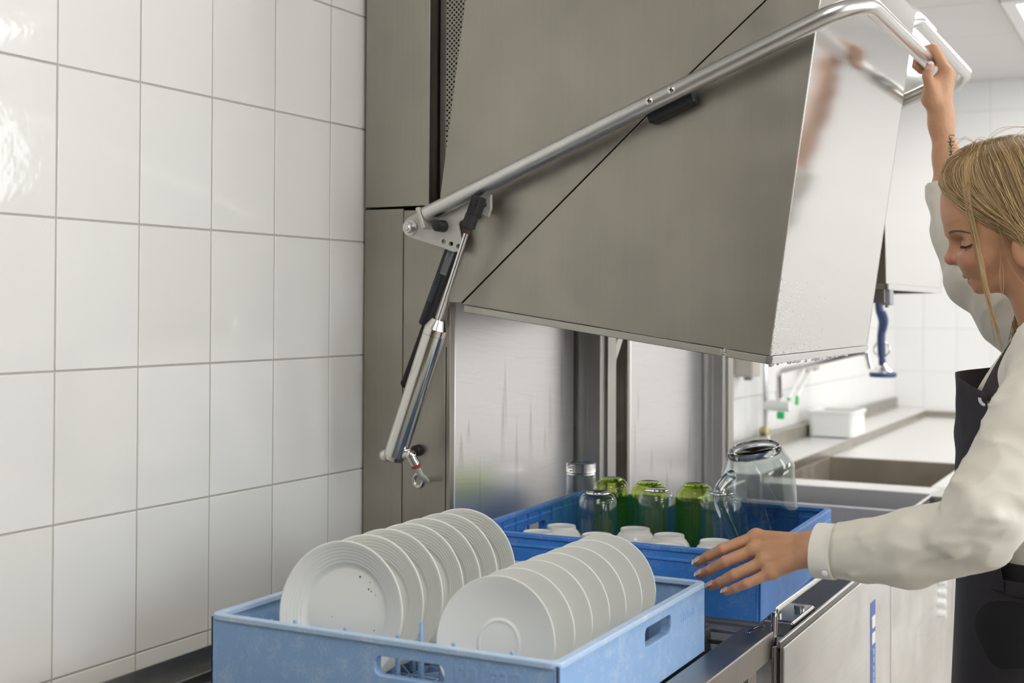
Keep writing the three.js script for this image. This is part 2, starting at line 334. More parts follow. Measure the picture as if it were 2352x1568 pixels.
// ------------------------------------------------------------------ hood dishwashers (built at the first one's place)
const PITCH = -.81;
function rot(p, a) { const c = Math.cos(a), s = Math.sin(a); return [p[0] * c - p[1] * s, p[0] * s + p[1] * c]; }
function makeDishwasher(label, dz, o) {
  const t = thing('dishwasher', label, 'dishwasher', [.4, 0, dz - .31], 'hood dishwashers side by side');
  const dx = -.4, dzz = .31;                       // world of machine one -> local
  const L = (g) => { const q = Array.isArray(g) ? merge(g) : g; q.translate(dx, 0, dzz); return q; };
  const P = (n, g, m, l) => part(t, n, L(g), m, l);
  // rear column
  P('column_cover', [box(.012, .0945, .30, 1.5445, -.11, -.002)], M.steel);
  P('column_cover', [box(.0965, .188, .30, 1.541, -.11, 0)], M.steel);
  P('column_edge', [box(.1885, .1940, .30, 1.541, -.05, .0015, .001), box(.1805, .1865, .30, 1.3, 0, .003, .001)], M.steel);
  P('upper_cover', [box(.014, .149, 1.548, 2.3, -.11, 0)], M.steel);
  P('column_back', [box(.005, .19, .28, 2.3, -.62, -.115, 0)], M.darkSteel);
  P('slide_rail', [box(.152, .171, 1.545, 2.3, -.06, -.03), box(.1725, .1765, 1.53, 2.3, -.05, -.02, 0)], M.darkSteel);
  const pf = box(.178, .30, 1.46, 2.3, -.012, -.007, 0); P('perforated_panel', pf, M.perforated);
  // wash chamber back and posts
  P('back_panel', [box(.17, .195, .86, 1.44, -.515, -.012, .006)], M.backPanel);
  for (const z of [-.53]) {
    P('guide_post', [box(.17, .2185, .84, 1.95, z - .06, z, .001), box(.2185, .247, .84, 1.95, z - .027, z - .0005, .001), box(.17, .253, .84, 1.95, z - .072, z - .0285, .001)], M.post);
  }
  P('guide_post', [box(.1886, .1958, .86, 1.372, -.0118, .0042, .001)], M.steel);
  // tank and lower body
  P('tank', [box(.02, .78, .30, .70, -.68, .0, .004), box(.02, .20, .70, .865, -.68, -.002, .002), box(.2, .776, .70, .846, -.69, -.675, .001), box(.2, .776, .70, .835, -.012, -.002, .001)], M.tank);
  P('tank_filter', [box(.21, .77, .70, .708, -.66, -.02, .002)], M.tank);
  const fp = P('front_panel', [box(.7822, .7858, .28, .8505, -.805, -.004, .0010, true)], M.frontPanel);
  P('panel_lip', [box(.7770, .7815, .70, .8588, -.712, .004, .0005)], M.darkSteel);
  P('lip_edge', [box(.7765, .7820, .8588, .8615, -.712, .004, .0012)], M.brightSteel);
  P('corner_post', [box(.7695, .7760, .28, .853, .000, .012, .0015), box(.7765, .7820, .28, .852, -.006, .004, .001)], M.darkSteel);
  // control strip with square keys
  if (o.knobs) for (const [y, r] of [[.716, .009], [.694, .012], [.667, .010], [.641, .012], [.614, .010]]) P('knob', [rod([.7855, y, -.592], [.803, y, -.592], r, r * .92)], M.whitePlastic);
  const strip = o.knobs ? null : part(fp, 'control_strip', L([box(.7852, .7868, .50, .797, -.655, -.612, .0006)]), M.stripBlue, 'blue strip with white square keys');
  if (strip) for (const [y, h] of [[.745, .023], [.714, .021], [.692, .011], [.677, .010], [.662, .008], [.647, .011], [.632, .011], [.615, .01], [.598, .01], [.58, .01], [.562, .008], [.545, .01]]) part(strip, 'key', L([box(.7866, .788, y, y + h, h > .02 ? -.648 : -.640, h > .02 ? -.620 : -.626, .0005)]), h > .02 ? M.whitePlastic : M.stripPale);
  for (const x of [.1, .7]) for (const z of [-.06, -.62]) P('foot', [rod([x, 0, z], [x, .3, z], .02, .022)], M.darkSteel);
  // rack rails and wash arm
  P('rack_rail', [sweep(bentPath([[.7645, .835, -.016], [.7665, .9025, -.016], [.7665, .9025, -.655], [.7645, .835, -.655]], .010), .0050, 12)], M.polished);
  P('rack_rail', [sweep(bentPath([[.268, .80, -.012], [.268, .9, -.012], [.268, .9, -.655], [.268, .80, -.655]], .012), .0048, 12)], M.polished);
  P('rack_rail', [sweep(bentPath([[.72, .84, .05], [.735, .872, .02], [.75, .878, -.01]], .008), .0045, 10), sweep(bentPath([[.3, .86, -.02], [.72, .86, -.02]], .01), .004, 8)], M.polished);
  const arm = P('wash_arm', [box(.36, .73, .80, .83, -.36, -.31, .008), rod([.5, .70, -.335], [.5, .80, -.335], .03)], M.tube);
  for (const x of [.38, .44, .56, .62, .68]) part(arm, 'nozzle', L([rod([x, .829, -.335], [x, .836, -.335], .008)]), M.darkSteel);
  P('rack_latch', [box(.712, .766, .832, .860, -.27, -.13, .006), rod([.725, .855, -.16], [.725, .866, -.16], .012), rod([.748, .852, -.23], [.748, .866, -.23], .009), rod([.712, .828, -.27], [.712, .862, -.27], .006)], M.tube);

  // hood: a box without rear and bottom, tilted about its lower front corner
  const F = [.770 + (o.hood?.[0] || 0), 1.2975 + (o.hood?.[1] || 0)], A = -(o.tilt ?? .142), zn = .03, zf = -.652;
  const H = t.children.length, hood = new THREE.Group(); hood.name = 'hood'; t.add(hood);
  const W = (x, y) => { const q = rot([x, y], A); return [F[0] + q[0], F[1] + q[1]]; };  // hood axes: x to the front, y up, origin at the lower front corner
  const HB = (g) => { g.rotateZ(A); g.translate(F[0], F[1], 0); return mUV(g); };
  const HP = (n, gs, m, l) => part(hood, n, L(gs.map(HB)), m, l);
  const top = .66, rear = -.611, low = -.5425;
  const tri = (pts, z, d) => { const g = plate2d(pts, d, [], .0006); g.translate(0, 0, z); return g; };
  for (const [z, d] of [[zn - .004, .004], [zf, .004]]) {
    HP('side_panel', [tri([[low + .002, .001], [0, .001], [0, .6265], [-.0735, .5430], [-.2433, .3520]], z, d)], M.hood);
    HP('side_panel', [tri([[low - .001, .003], [-.2455, .3545], [-.0755, .5455], [0, .6290], [0, top], [rear, top], [rear, .177], [-.592, .13], [-.5796, .072], [-.566, .001]], z, d)], M.hood);
    HP('seam_joint', [tri([[low - .002, .002], [-.2462, .3552], [-.0762, .5462], [-.002, .6290], [0, .6262], [-.0728, .5420], [-.2425, .3510], [low + .004, .002]], z + (z > -.1 ? -.003 : .003), .0025)], M.seam);
  }
  HP('front_panel', [box(-.0035, .0005, 0, top, zf + .0045, zn - .0045, .0008)], M.hoodFront);
  HP('top_panel', [box(rear, 0, top - .003, top + .001, zf, zn, .0008)], M.hood);
  HP('bottom_rim', [box(low + .006, -.075, -.0125, -.0005, zn - .012, zn + .002, .0012), box(-.067, .004, -.0125, -.0005, zn - .012, zn + .002, .0012)], M.rim);
  HP('bottom_rim', [box(-.010, .004, -.0125, -.0005, zf + .002, zn - .003, .0012)], M.hoodFront);
  HP('bottom_rim', [box(low, .0, -.0125, -.0005, zf, zf + .012, .0012)], M.rim);
  HP('rim_notch', [(() => { const g = new THREE.TorusGeometry(.0045, .0022, 8, 16, Math.PI); g.translate(-.071, -.0125, zn - .002); return g; })()], M.rim);
  HP('rim_corner', [box(-.004, .0045, -.0128, -.0003, zn - .006, zn + .0022, .0012)], M.darkSteel);
  if (o.drops) { // beads of water on the lower front edge
    const g = []; for (let i = 0; i < 46; i++) { const s = rr(.0012, .0026); g.push(HB(ball([rr(-.002, .004), -.0128 - s * .4, zn - .004 - Math.pow(rnd(), 1.4) * .52], s, [1, 1.25, 1], 8))); }
    for (let i = 0; i < 420; i++) { const z = zn - .006 - Math.pow(rnd(), 2.6) * .30, y = .002 + Math.pow(rnd(), 2.2) * .12, s = rr(.0004, .0010); g.push(HB(ball([.0007, y, z], s, [.5, 1.2, 1], 6))); }
    part(hood, 'water_drops', L(g), M.water).userData.kind = 'stuff';
  }
  if (o.hook) { HP('lower_bracket', [box(-.03, -.004, -.04, -.001, zn - .012, zn - .002, .001)], M.darkSteel); HP('magnet_block', [box(-.02, .005, -.045, -.013, zn - .055, zn - .018, .003), rod([-.006, -.05, zn - .036], [-.006, -.044, zn - .036], .004)], M.greyPlastic); }

  // handle: one bent tube from the near lever round the front to the far lever
  const piv = [.1485, 1.5053], hz = .07, hzf = -.69, ang = .3795 + (o.raise || 0);
  const HH = new THREE.Group(); HH.name = 'handle'; t.add(HH);
  const at = (r, off = 0) => [piv[0] + r * Math.cos(ang) - off * Math.sin(ang), piv[1] + r * Math.sin(ang) + off * Math.cos(ang)];
  const s0 = at(.043, .006), s1 = at(.8315, .0045);
  part(HH, 'handle_tube', L([sweep(bentPath([[...s0, hz], [...s1, hz], [...s1, hzf], [...s0, hzf]], .062), .0137, 28)]), M.tube);
  for (const z of [hz, hzf]) {
    const dir = z > 0 ? 1 : -1;
    const b = at(.503, -.002), blk = box(-.041, .041, -.018, .018, -.0125, .0135, .004); blk.rotateZ(ang); blk.translate(b[0], b[1], z - dir * .026); part(HH, 'mount_block', L([blk]), M.blackPlastic);
    for (const r of [.4836, .5225]) { const c = at(r, .005); const sc = part(HH, 'screw', L([rod([c[0], c[1], z + dir * .0105], [c[0], c[1], z + dir * .0155], .0062), (() => { const g = ball([0, 0, 0], .0058, [1, 1, .35], 14); g.translate(c[0], c[1], z + dir * .0155); return g; })()]), M.polished);
      part(sc, 'slot', L([box(c[0] - .003, c[0] + .003, c[1] - .0007, c[1] + .0007, z + dir * .0168, z + dir * .0179, 0), box(c[0] - .0007, c[0] + .0007, c[1] - .003, c[1] + .003, z + dir * .0168, z + dir * .0179, 0)]), M.seam); }
  }
  // lever bracket, near side and far side
  const out = [[.133, 1.505], [.1356, 1.5164], [.1441, 1.5228], [.1619, 1.5299], [.1884, 1.5376], [.3042, 1.5561], [.3043, 1.534], [.2992, 1.5212], [.2748, 1.5293], [.2429, 1.5135], [.2408, 1.508], [.2474, 1.478], [.2464, 1.4688], [.24, 1.4633], [.2325, 1.4634], [.2107, 1.4712], [.1577, 1.4864], [.1443, 1.4905], [.1357, 1.4964]];
  const ra = o.raise || 0, turnB = (g) => { g.translate(-piv[0], -piv[1], 0); g.rotateZ(ra); g.translate(piv[0], piv[1], 0); return g; };
  for (const [z, far] of [[.054, 0], [-.679, 1]]) {
    const g = plate2d(out, .005, [[.2147, 1.4803, .0042], [.2288, 1.4763, .0042], [.2428, 1.4718, .0042]]); g.translate(0, 0, z);
    const br = part(HH, 'lever_bracket', L([turnB(mUV(g))]), M.bracket);
    const f = far ? z - .006 : z + .006, d = far ? -1 : 1;
    part(br, 'washer', L([rod([.1485, 1.5053, f - d * .001], [.1485, 1.5053, f + d * .003], .0135)]), M.tube);
    part(br, 'pivot_bolt', L([rod([.1485, 1.5053, f + d * .003], [.1485, 1.5053, f + d * .012], .0098, .0095, 6), rod([.1485, 1.5053, f + d * .012], [.1485, 1.5053, f + d * .0135], .006, .0045, 16), rod([.1485, 1.5053, far ? -.62 : -.02], [.1485, 1.5053, f], .006)]), M.tube);
    part(br, 'rubber_stop', L([turnB(rod([.2135, 1.5063, f], [.2135, 1.5063, f + d * .02], .0105, .0098)), turnB(ball([.2135, 1.5063, f + d * .02], .0098, [1, 1, .3]))]), M.blackPlastic);
    if (!far) part(br, 'weld_plate', L([turnB((() => { const w = box(-.0035, .0035, -.019, .019, -.006, .02, .0015); w.rotateZ(.36); w.translate(.183, 1.520, .066); return w; })())]), M.bracket);
  }
  // spring cylinder with clevis, and the black gas strut behind it
  const rT = (p) => { const q = rot([p[0] - piv[0], p[1] - piv[1]], ra); return [q[0] + piv[0], q[1] + piv[1]]; };
  const c0 = rT([.2925, 1.5405]), B = [.1391, 1.1213], ux = c0[0] - B[0], uy = c0[1] - B[1], ul = Math.hypot(ux, uy), e = [ux / ul, uy / ul], n = [-e[1], e[0]];
  const S = (d, w, z) => [B[0] + e[0] * d + n[0] * w, B[1] + e[1] * d + n[1] * w, z];
  const cyl = new THREE.Group(); cyl.name = 'spring_cylinder'; t.add(cyl);
  const CP = (nm, g, m) => part(cyl, nm, L(g), m), zc = .088;
  CP('cylinder', [rod(S(-.004, 0, zc), S(.214, 0, zc), .0195, .0195, 32), rod(S(-.012, 0, zc), S(-.004, 0, zc), .0165, .0195, 32)], M.polished);
  CP('collar', [rod(S(.2145, 0, zc), S(.226, 0, zc), .0197, .0193, 32), rod(S(.226, 0, zc), S(.242, 0, zc), .0193, .0115, 32)], M.polished);
  CP('piston_rod', [rod(S(.24, 0, zc), S(ul - .045, 0, zc), .0046, .0046)], M.chrome);
  CP('lock_nut', [rod(S(ul - .052, 0, zc), S(ul - .040, 0, zc), .0085, .0085, 6)], M.rust);
  CP('clevis', [rod(S(ul - .042, 0, zc), S(ul - .020, 0, zc), .0115, .0115, 18), (() => { const g = box(-.0095, .0095, -.024, .012, -.012, .011, .003); g.rotateZ(Math.atan2(e[1], e[0]) - Math.PI / 2); g.translate(c0[0], c0[1], zc - .004); return g; })(), rod([c0[0], c0[1], zc + .004], [c0[0], c0[1], zc + .010], .0052, .005, 14), rod([c0[0], c0[1], .055], [c0[0], c0[1], zc], .005)], M.blackMatt);
  CP('hose_fitting', [ball([.1235, 1.117, zc + .004], .0125, [1.1, .9, 1], 16), rod([.125, 1.117, zc], [.139, 1.119, zc], .008), rod([.139, 1.118, zc], [.166, 1.1205, zc], .0085), ball([.168, 1.119, zc], .0095, [1.1, .9, 1], 14), rod([.170, 1.117, zc], [.1752, 1.103, zc - .006], .0085)], M.polished);
  CP('red_ring', [rod([.1752, 1.1035, zc - .006], [.1757, 1.0985, zc - .008], .0088)], M.red);
  CP('hose', [tube([[.1757, 1.099, zc - .008], [.176, 1.085, zc - .02], [.165, 1.07, .03], [.14, 1.064, -.01]], .0052, 24, 10)], M.clearHose);
  CP('grommet', [(() => { const g = new THREE.TorusGeometry(.0105, .0035, 10, 24); g.scale(.9, 1.1, 1); g.translate(.131, 1.064, .001); return g; })()], M.polished);
  CP('cap', [rod([.1305, 1.1165, 0], [.1305, 1.1165, .012], .0105, .0098), ball([.1305, 1.1165, .012], .0098, [1, 1, .4])], M.blackPlastic);
  const gs = new THREE.Group(); gs.name = 'gas_strut'; t.add(gs);
  const g0 = rT([.2255, 1.482]), gB = [.1239, 1.2363], gl = Math.hypot(g0[0] - gB[0], g0[1] - gB[1]), ge = [(g0[0] - gB[0]) / gl, (g0[1] - gB[1]) / gl];
  const G = (d, z = .04) => [gB[0] + ge[0] * d, gB[1] + ge[1] * d, z];
  part(gs, 'cylinder', L([rod(G(.112), G(gl), .0118, .0118, 24), rod(G(.110), G(.114), .010, .0118, 24)]), M.blackPlastic);
  part(gs, 'piston_rod', L([rod(G(.0), G(.112), .0048)]), M.blackMatt);
  part(gs, 'ball_end', L([ball([gB[0], gB[1], .036], .0075, [1, 1.1, 1.2], 14), rod([gB[0], gB[1], 0], [gB[0], gB[1], .036], .0045)]), M.blackPlastic);
  if (o.prints) {
    const lab = new THREE.CylinderGeometry(.0121, .0121, .05, 16, 1, true, -.05, 1.0); // sticker wrapped round the tube
    const q = new THREE.Quaternion().setFromUnitVectors(V(0, 1, 0), V(ge[0], ge[1], 0)); lab.applyQuaternion(q); const c = G(gl - .035); lab.translate(...c); part(gs, 'sticker', L([lab]), M.stickerPrint);
    const pr = new THREE.CylinderGeometry(.0120, .0120, .062, 16, 1, true, -.75, 1.1); pr.applyQuaternion(q); const c2 = G(gl - .086); pr.translate(...c2); part(gs, 'printed_label', L([pr]), M.strutPrint);
  }
  return t;
}
// small print, too fine to read in the photograph: rows of ticks
function printTex(w, h, bg, fg, rows, along) {
  return dataTex(w, h, (u, v) => { const a = along ? v : u, b = along ? u : v; const row = Math.floor(b * rows), f = b * rows - row; const on = f > .25 && f < .7 && a > .06 && a < .5 + .45 * Math.abs(Math.sin(row * 7.3)) && (Math.sin(a * 260 + row * 11) + Math.sin(a * 97 + row * 5)) > -.3; return on ? fg : bg; }, true);
}
M.stickerPrint = new THREE.MeshStandardMaterial({ map: printTex(64, 256, [.45, .45, .45], [.2, .2, .2], 4, true), roughness: .5 });
M.strutPrint = new THREE.MeshStandardMaterial({ map: printTex(128, 256, [.05, .05, .055], [.34, .38, .48], 6, true), roughness: .45 });
M.stripBlue = new THREE.MeshStandardMaterial({ color: new THREE.Color(.09, .15, .42), roughness: .4 });
M.stripPale = new THREE.MeshStandardMaterial({ color: new THREE.Color(.35, .42, .68), roughness: .4 });
M.post = steel({ rough: .5, color: [.55, .535, .50] });
M.rim = steel({ rough: .5, color: [.55, .53, .48] });
M.frontPanel = steel({ rough: .55, color: [.86, .85, .83] });
{ // chamber wall: scuffs, wipe marks and dried runs
  const c = document.createElement('canvas'); c.width = c.height = 1024; const x = c.getContext('2d');
  x.fillStyle = 'rgb(236,234,234)'; x.fillRect(0, 0, 1024, 1024); const k0 = seed; seed = 99;
  for (let i = 0; i < 700; i++) { const a = rr(.5, 2), X = rnd() * 1024, Y = rnd() * 1024, l = rr(40, 360), s = rr(-.2, .06); x.strokeStyle = `rgba(${rnd() < .6 ? '255,255,255' : '200,199,199'},${rr(.06, .3)})`; x.lineWidth = a; x.beginPath(); x.moveTo(X, Y); x.quadraticCurveTo(X + l / 2, Y + l * s / 2 + rr(-6, 6), X + l, Y + l * s); x.stroke(); }
  for (let i = 0; i < 60; i++) { const X = rnd() * 1024, Y = rnd() * 1024, r = rr(8, 26); x.strokeStyle = `rgba(255,255,255,${rr(.15, .4)})`; x.lineWidth = rr(1, 2.5); x.beginPath(); x.arc(X, Y, r, rnd() * 6, rnd() * 6 + 2); x.stroke(); }
  for (let i = 0; i < 240; i++) { const X = rnd() * 1024, Y = rnd() * 1024; x.fillStyle = `rgba(240,240,240,${rr(.15, .4)})`; x.beginPath(); x.arc(X, Y, rr(.6, 2.4), 0, 7); x.fill(); }
  for (let i = 0; i < 15; i++) { const X = rnd() * 1024, Y = 300 + rnd() * 500, w = rr(8, 24), l = rr(90, 330); const g = x.createLinearGradient(X, Y, X, Y + l); g.addColorStop(0, 'rgba(110,108,106,0)'); g.addColorStop(.4, `rgba(120,118,114,${rr(.08, .26)})`); g.addColorStop(1, 'rgba(110,108,106,0)'); x.fillStyle = g; x.beginPath(); x.moveTo(X, Y); x.lineTo(X + w, Y + l); x.lineTo(X - w, Y + l); x.fill(); }
  seed = k0;
  const tex = new THREE.CanvasTexture(c); tex.colorSpace = THREE.SRGBColorSpace; tex.wrapS = tex.wrapT = THREE.RepeatWrapping; tex.repeat.set(1.6, 1.6);
  M.backPanel = new THREE.MeshPhysicalMaterial({ metalness: .92, map: tex, color: 0xffffff, roughness: .30 });
}
makeDishwasher('nearer stainless hood dishwasher with its long handle bar and hood half raised', 0, { drops: true, prints: true });
makeDishwasher('farther stainless hood dishwasher, hood fully raised, behind the nearer one', PITCH, { tilt: -.02, hood: [.011, .125], raise: .197, hook: true, knobs: true });
// ------------------------------------------------------------------ work table in front of the machine
{
  const t = thing('dish_table', 'stainless table with a dull flat edge rail carrying the light blue plate crate', 'table', [.45, 0, .72]);
  const L = (g) => { const q = Array.isArray(g) ? merge(g) : g; q.translate(-.45, 0, -.72); return q; };
  part(t, 'edge_rail', L([box(.7170, .768, .832, .8735, -.008, 1.50, .003)]), M.steelRail);
  part(t, 'edge_rail', L([box(.128, .152, .835, .8735, -.004, 1.50, .002)]), M.steelRail);
  part(t, 'trough', L([box(.152, .732, .796, .802, .0, 1.5, .001), box(.152, .158, .80, .86, 0, 1.5, .001), box(.7115, .7168, .80, .862, .004, 1.5, .001)]), M.darkSteel);
  part(t, 'end_bar', L([box(.158, .726, .846, .853, .004, .010, .001)]), M.tube);
  for (const x of [.22, .66]) part(t, 'rack_runner', L([box(x - .01, x + .01, .802, .872, .0, 1.5, .002)]), M.darkSteel);
  for (const [x, z] of [[.75, .1], [.75, 1.42], [.16, .1], [.16, 1.42]]) part(t, 'leg', L([box(x - .018, x + .018, 0, .835, z - .018, z + .018, .003)]), M.steel);
  part(t, 'back_upstand', L([box(.1285, .132, .80, .90, .0, 1.5, .001)]), M.steel);
}
// ------------------------------------------------------------------ crates
const font = await new FontLoader().loadAsync('fonts/droid/droid_sans_bold.typeface.json');
function wallPanel(w, h, th, slots, r = .009) {
  const s = new THREE.Shape(); s.moveTo(-w / 2, 0); s.lineTo(w / 2, 0); s.lineTo(w / 2, h); s.lineTo(-w / 2, h); s.closePath();
  for (const [x, y, a, b] of slots) s.holes.push(roundRect(a, b, r, x, y, THREE.Path));
  const g = new THREE.ExtrudeGeometry(s, { depth: th, bevelEnabled: true, bevelSize: .0008, bevelThickness: .0008, bevelSegments: 2, curveSegments: 8 }); g.translate(0, 0, -th); return g;
}
function slotLip(x, y, a, b, depth) { // tunnel inside the grip hole
  const s = roundRect(a + .004, b + .004, .011, x, y); s.holes.push(roundRect(a, b, .009, x, y, THREE.Path));
  const g = new THREE.ExtrudeGeometry(s, { depth, bevelEnabled: false, curveSegments: 8 }); g.translate(0, 0, -depth); return g;
}
function ringRim(w, y0, y1, th, r = .006) {
  const s = roundRect(w, w, .014); s.holes.push(roundRect(w - 2 * th, w - 2 * th, .011, 0, 0, THREE.Path));
  const g = new THREE.ExtrudeGeometry(s, { depth: y1 - y0 - .003, bevelEnabled: true, bevelSize: .0014, bevelThickness: .0015, bevelSegments: 2, curveSegments: 6 });
  g.rotateX(-Math.PI / 2); g.translate(0, y0 + .0015, 0); return g;
}
const W5 = .494;
function crate(name, label, at, turn, o) {
  const t = thing(name, label, 'crate', at); t.rotation.y = turn;
  const H = .1, th = .003, S = .122 + .001;
  for (let k = 0; k < 4; k++) {
    const slots = o.slots[k]; const w = [mUV(wallPanel(W5, H - .004, th, slots))];
    for (const q of slots) w.push(mUV(slotLip(...q, .014)));
    if (o.lines) for (const y of o.lines) w.push(mUV((() => { const g = new RoundedBoxGeometry(W5 - .03, .004, .004, 1, .0015); g.translate(0, y, .0008); return g; })()));
    if (o.ribs) for (let i = -4; i <= 4; i++) { const g = new THREE.BoxGeometry(.003, H - .02, .004); g.translate(i * .052 + .013, H / 2, -th - .002); w.push(mUV(g)); }
    const g = merge(w); g.translate(0, 0, W5 / 2); g.rotateY(k * Math.PI / 2); part(t, 'side_wall', g, o.mat);
  }
  // rounded corner posts
  for (const [x, z] of [[1, 1], [1, -1], [-1, 1], [-1, -1]]) part(t, 'corner_post', (() => { const g = new THREE.CylinderGeometry(.0055, .0055, H - .004, 14); g.translate(x * (W5 / 2 - .0042), (H - .004) / 2, z * (W5 / 2 - .0042)); return mUV(g); })(), o.mat);
  part(t, 'rim', [mUV(ringRim(.4975, H - .0075, H, .009)), ...(o.lowRim ? [mUV(ringRim(.496, H - .0225, H - .0175, .005))] : [])], o.rim);
  // open lattice floor
  const bars = []; for (let i = -5; i <= 5; i++) { bars.push(mUV((() => { const g = new THREE.BoxGeometry(W5 - .006, .007, .0035); g.translate(0, .006, i * .0445); return g; })()), mUV((() => { const g = new THREE.BoxGeometry(.0035, .007, W5 - .006); g.translate(i * .0445, .006, 0); return g; })())); }
  for (let i = -5; i < 5; i++) for (let k = -5; k < 5; k++) { const g = new THREE.BoxGeometry(.0028, .006, .058); g.rotateY((i + k) % 2 ? .785 : -.785); g.translate((i + .5) * .0445, .006, (k + .5) * .0445); bars.push(mUV(g)); }
  part(t, 'lattice_base', bars, o.mat);
  if (o.pegs) for (const [x, z, h] of o.pegs) { const g = new THREE.CylinderGeometry(.0022, .0042, h, 8); g.scale(1, 1, 1.25); g.translate(x, .008 + h / 2, z); const tip = ball([x, .008 + h, z], .0024, [1, 1, 1], 8); part(t, 'peg', [mUV(g), tip], o.mat); }
  return t;
}
function emboss(txt, size, parent, place, mat) {
  const g = new TextGeometry(txt, { font, size, depth: .0008, curveSegments: 4, bevelEnabled: false }); g.computeBoundingBox(); g.translate(-(g.boundingBox.max.x) / 2, 0, 0);
  const m = part(parent, 'moulded_lettering', mUV(g), mat); place(m); return m;
}
{
  const pegs = []; const gx = [-.208, -.131, -.054, .0226, .100, .178];
  for (const x of gx) for (let k = x < -.2 ? 1 : 0; k < 9; k++) pegs.push([x + .03 * 0, .226 - k * .0525, k === 0 ? .0905 : .072]);
  pegs.push([.0525, .221, .108]);
  const c = crate('dish_crate', 'light blue plastic crate worn chalky, holding two rows of plates on the table', [.4636, .8735, .398], 0, {
    mat: M.rackLight, rim: M.rackRim, pegs, slots: [[[.052, .0665, .098, .025]], [[.06, .0690, .097, .027]], [[-.05, .067, .098, .021]], [[-.06, .07, .096, .019]]],
  });
  emboss('rhima', .023, c, (m) => { m.position.set(.157, .064, W5 / 2 + .0006); }, M.rackLight);
  emboss('rhima', .014, c, (m) => { m.position.set(W5 / 2 + .0006, .062, -.172); m.rotation.y = Math.PI / 2; }, M.rackLight);
  { const lines = []; for (let i = 0; i < 4; i++) { const x = -.198 + i * .0215, q = [[x, .036], [x + .0085, .06], [x + .0125, .052], [x + .006, .032]]; for (let k = 0; k < 4; k++) { const a = q[k], b = q[(k + 1) % 4]; lines.push(rod([a[0], a[1], W5 / 2 + .0006], [b[0], b[1], W5 / 2 + .0006], .0006, .0006, 6)); } } part(c, 'moulded_mark', lines, M.rackLight); }
}
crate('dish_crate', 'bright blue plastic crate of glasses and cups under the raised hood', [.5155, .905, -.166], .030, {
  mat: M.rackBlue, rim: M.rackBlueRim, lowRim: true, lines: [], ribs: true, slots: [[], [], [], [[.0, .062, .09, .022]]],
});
// ------------------------------------------------------------------ plates
{
  // ribbed rim dinner plate, face towards +z, standing on its edge; profile (radius, depth)
  const R = .0915, prof = [[0, .000], [.056, .000], [.060, .0012], [.0635, .004]];
  for (let i = 0; i <= 24; i++) { const q = i / 24, r = .0635 + q * (R - .0665); prof.push([r, .004 + q * .0115 + .00032 * Math.sin(q * Math.PI * 2 * 6) * (1 - q * .5)]); }
  prof.push([R - .001, .0162], [R, .0154], [R - .0006, .0142]);
  for (const q of [[.07, .0025], [.058, -.0036], [.054, -.0052], [.052, -.0052], [.050, -.0034], [0, -.0034]]) prof.push(q);
  const pg = lathe(prof, 72); pg.rotateX(Math.PI / 2); pg.translate(0, R, 0);
  const Rs = .0797, ps = [[0, .002], [.024, .002], [.0255, .0032], [.0275, .0034], [.029, .0022], [.031, .0022], [.05, .0052], [.066, .0095], [Rs - .001, .0142], [Rs, .0136], [Rs - .0006, .0124], [.062, .0062], [.046, .002], [.041, -.0014], [.0365, -.0016], [.035, .0], [0, .0]];
  const sg = lathe(ps, 64); sg.rotateX(Math.PI / 2); sg.translate(0, Rs, 0);
  const ord = ['first', 'second', 'third', 'fourth', 'fifth', 'sixth', 'last'];
  const dinner = thing('dinner_plate', 'x', 'plate'), saucer = thing('saucer', 'x', 'saucer');
  part(dinner, 'plate_body', pg, M.porcelain); part(saucer, 'saucer_body', sg, M.porcelain);
  const gl = 'white plates standing in the light blue crate', gs = 'white saucers standing in the light blue crate';
  for (let i = 0; i < 7; i++) {
    const p = i ? dinner.clone() : dinner; if (i) { p.name = numbered('dinner_plate'); scene.add(p); }
    tag(p, i === 0 ? 'white ribbed plate with food specks, at the front of the left row' : i === 6 ? 'white ribbed plate at the back of the left row by the machine' : `white ribbed plate, ${ord[i]} from the front in the left row of the crate`, 'plate', gl);
    p.position.set(.3757 + rr(-.0015, .0015), .8865, .590 - i * .0508); p.rotation.set(-.19 + rr(-.02, .02), .03 + rr(-.02, .02), 0);
    const s = i ? saucer.clone() : saucer; if (i) { s.name = numbered('saucer'); scene.add(s); }
    tag(s, i === 0 ? 'white saucer with a round cup ring, at the front of the right row' : i === 6 ? 'white saucer at the back of the right row nearest the hand' : `white saucer, ${ord[i]} from the front in the right row of the crate`, 'saucer', gs);
    s.position.set(.5955 + rr(-.0015, .0015), .8865, .585 - i * .0549); s.rotation.set(-.19 + rr(-.02, .02), .03 + rr(-.02, .02), 0);
  }
  const sp = []; for (const [x, y, r] of [[.0155, .139, .0013], [.030, .125, .0011], [.034, .1225, .0008], [.031, .1335, .0007], [.041, .1185, .0006], [.044, .075, .0009], [-.02, .085, .0006]]) sp.push(ball([x, y, .0005], r, [1, 1.1, .4], 8));
  part(dinner.parent ? dinner : dinner, 'food_specks', sp, M.crumb, 'brown specks of food').userData.kind = 'stuff';
}
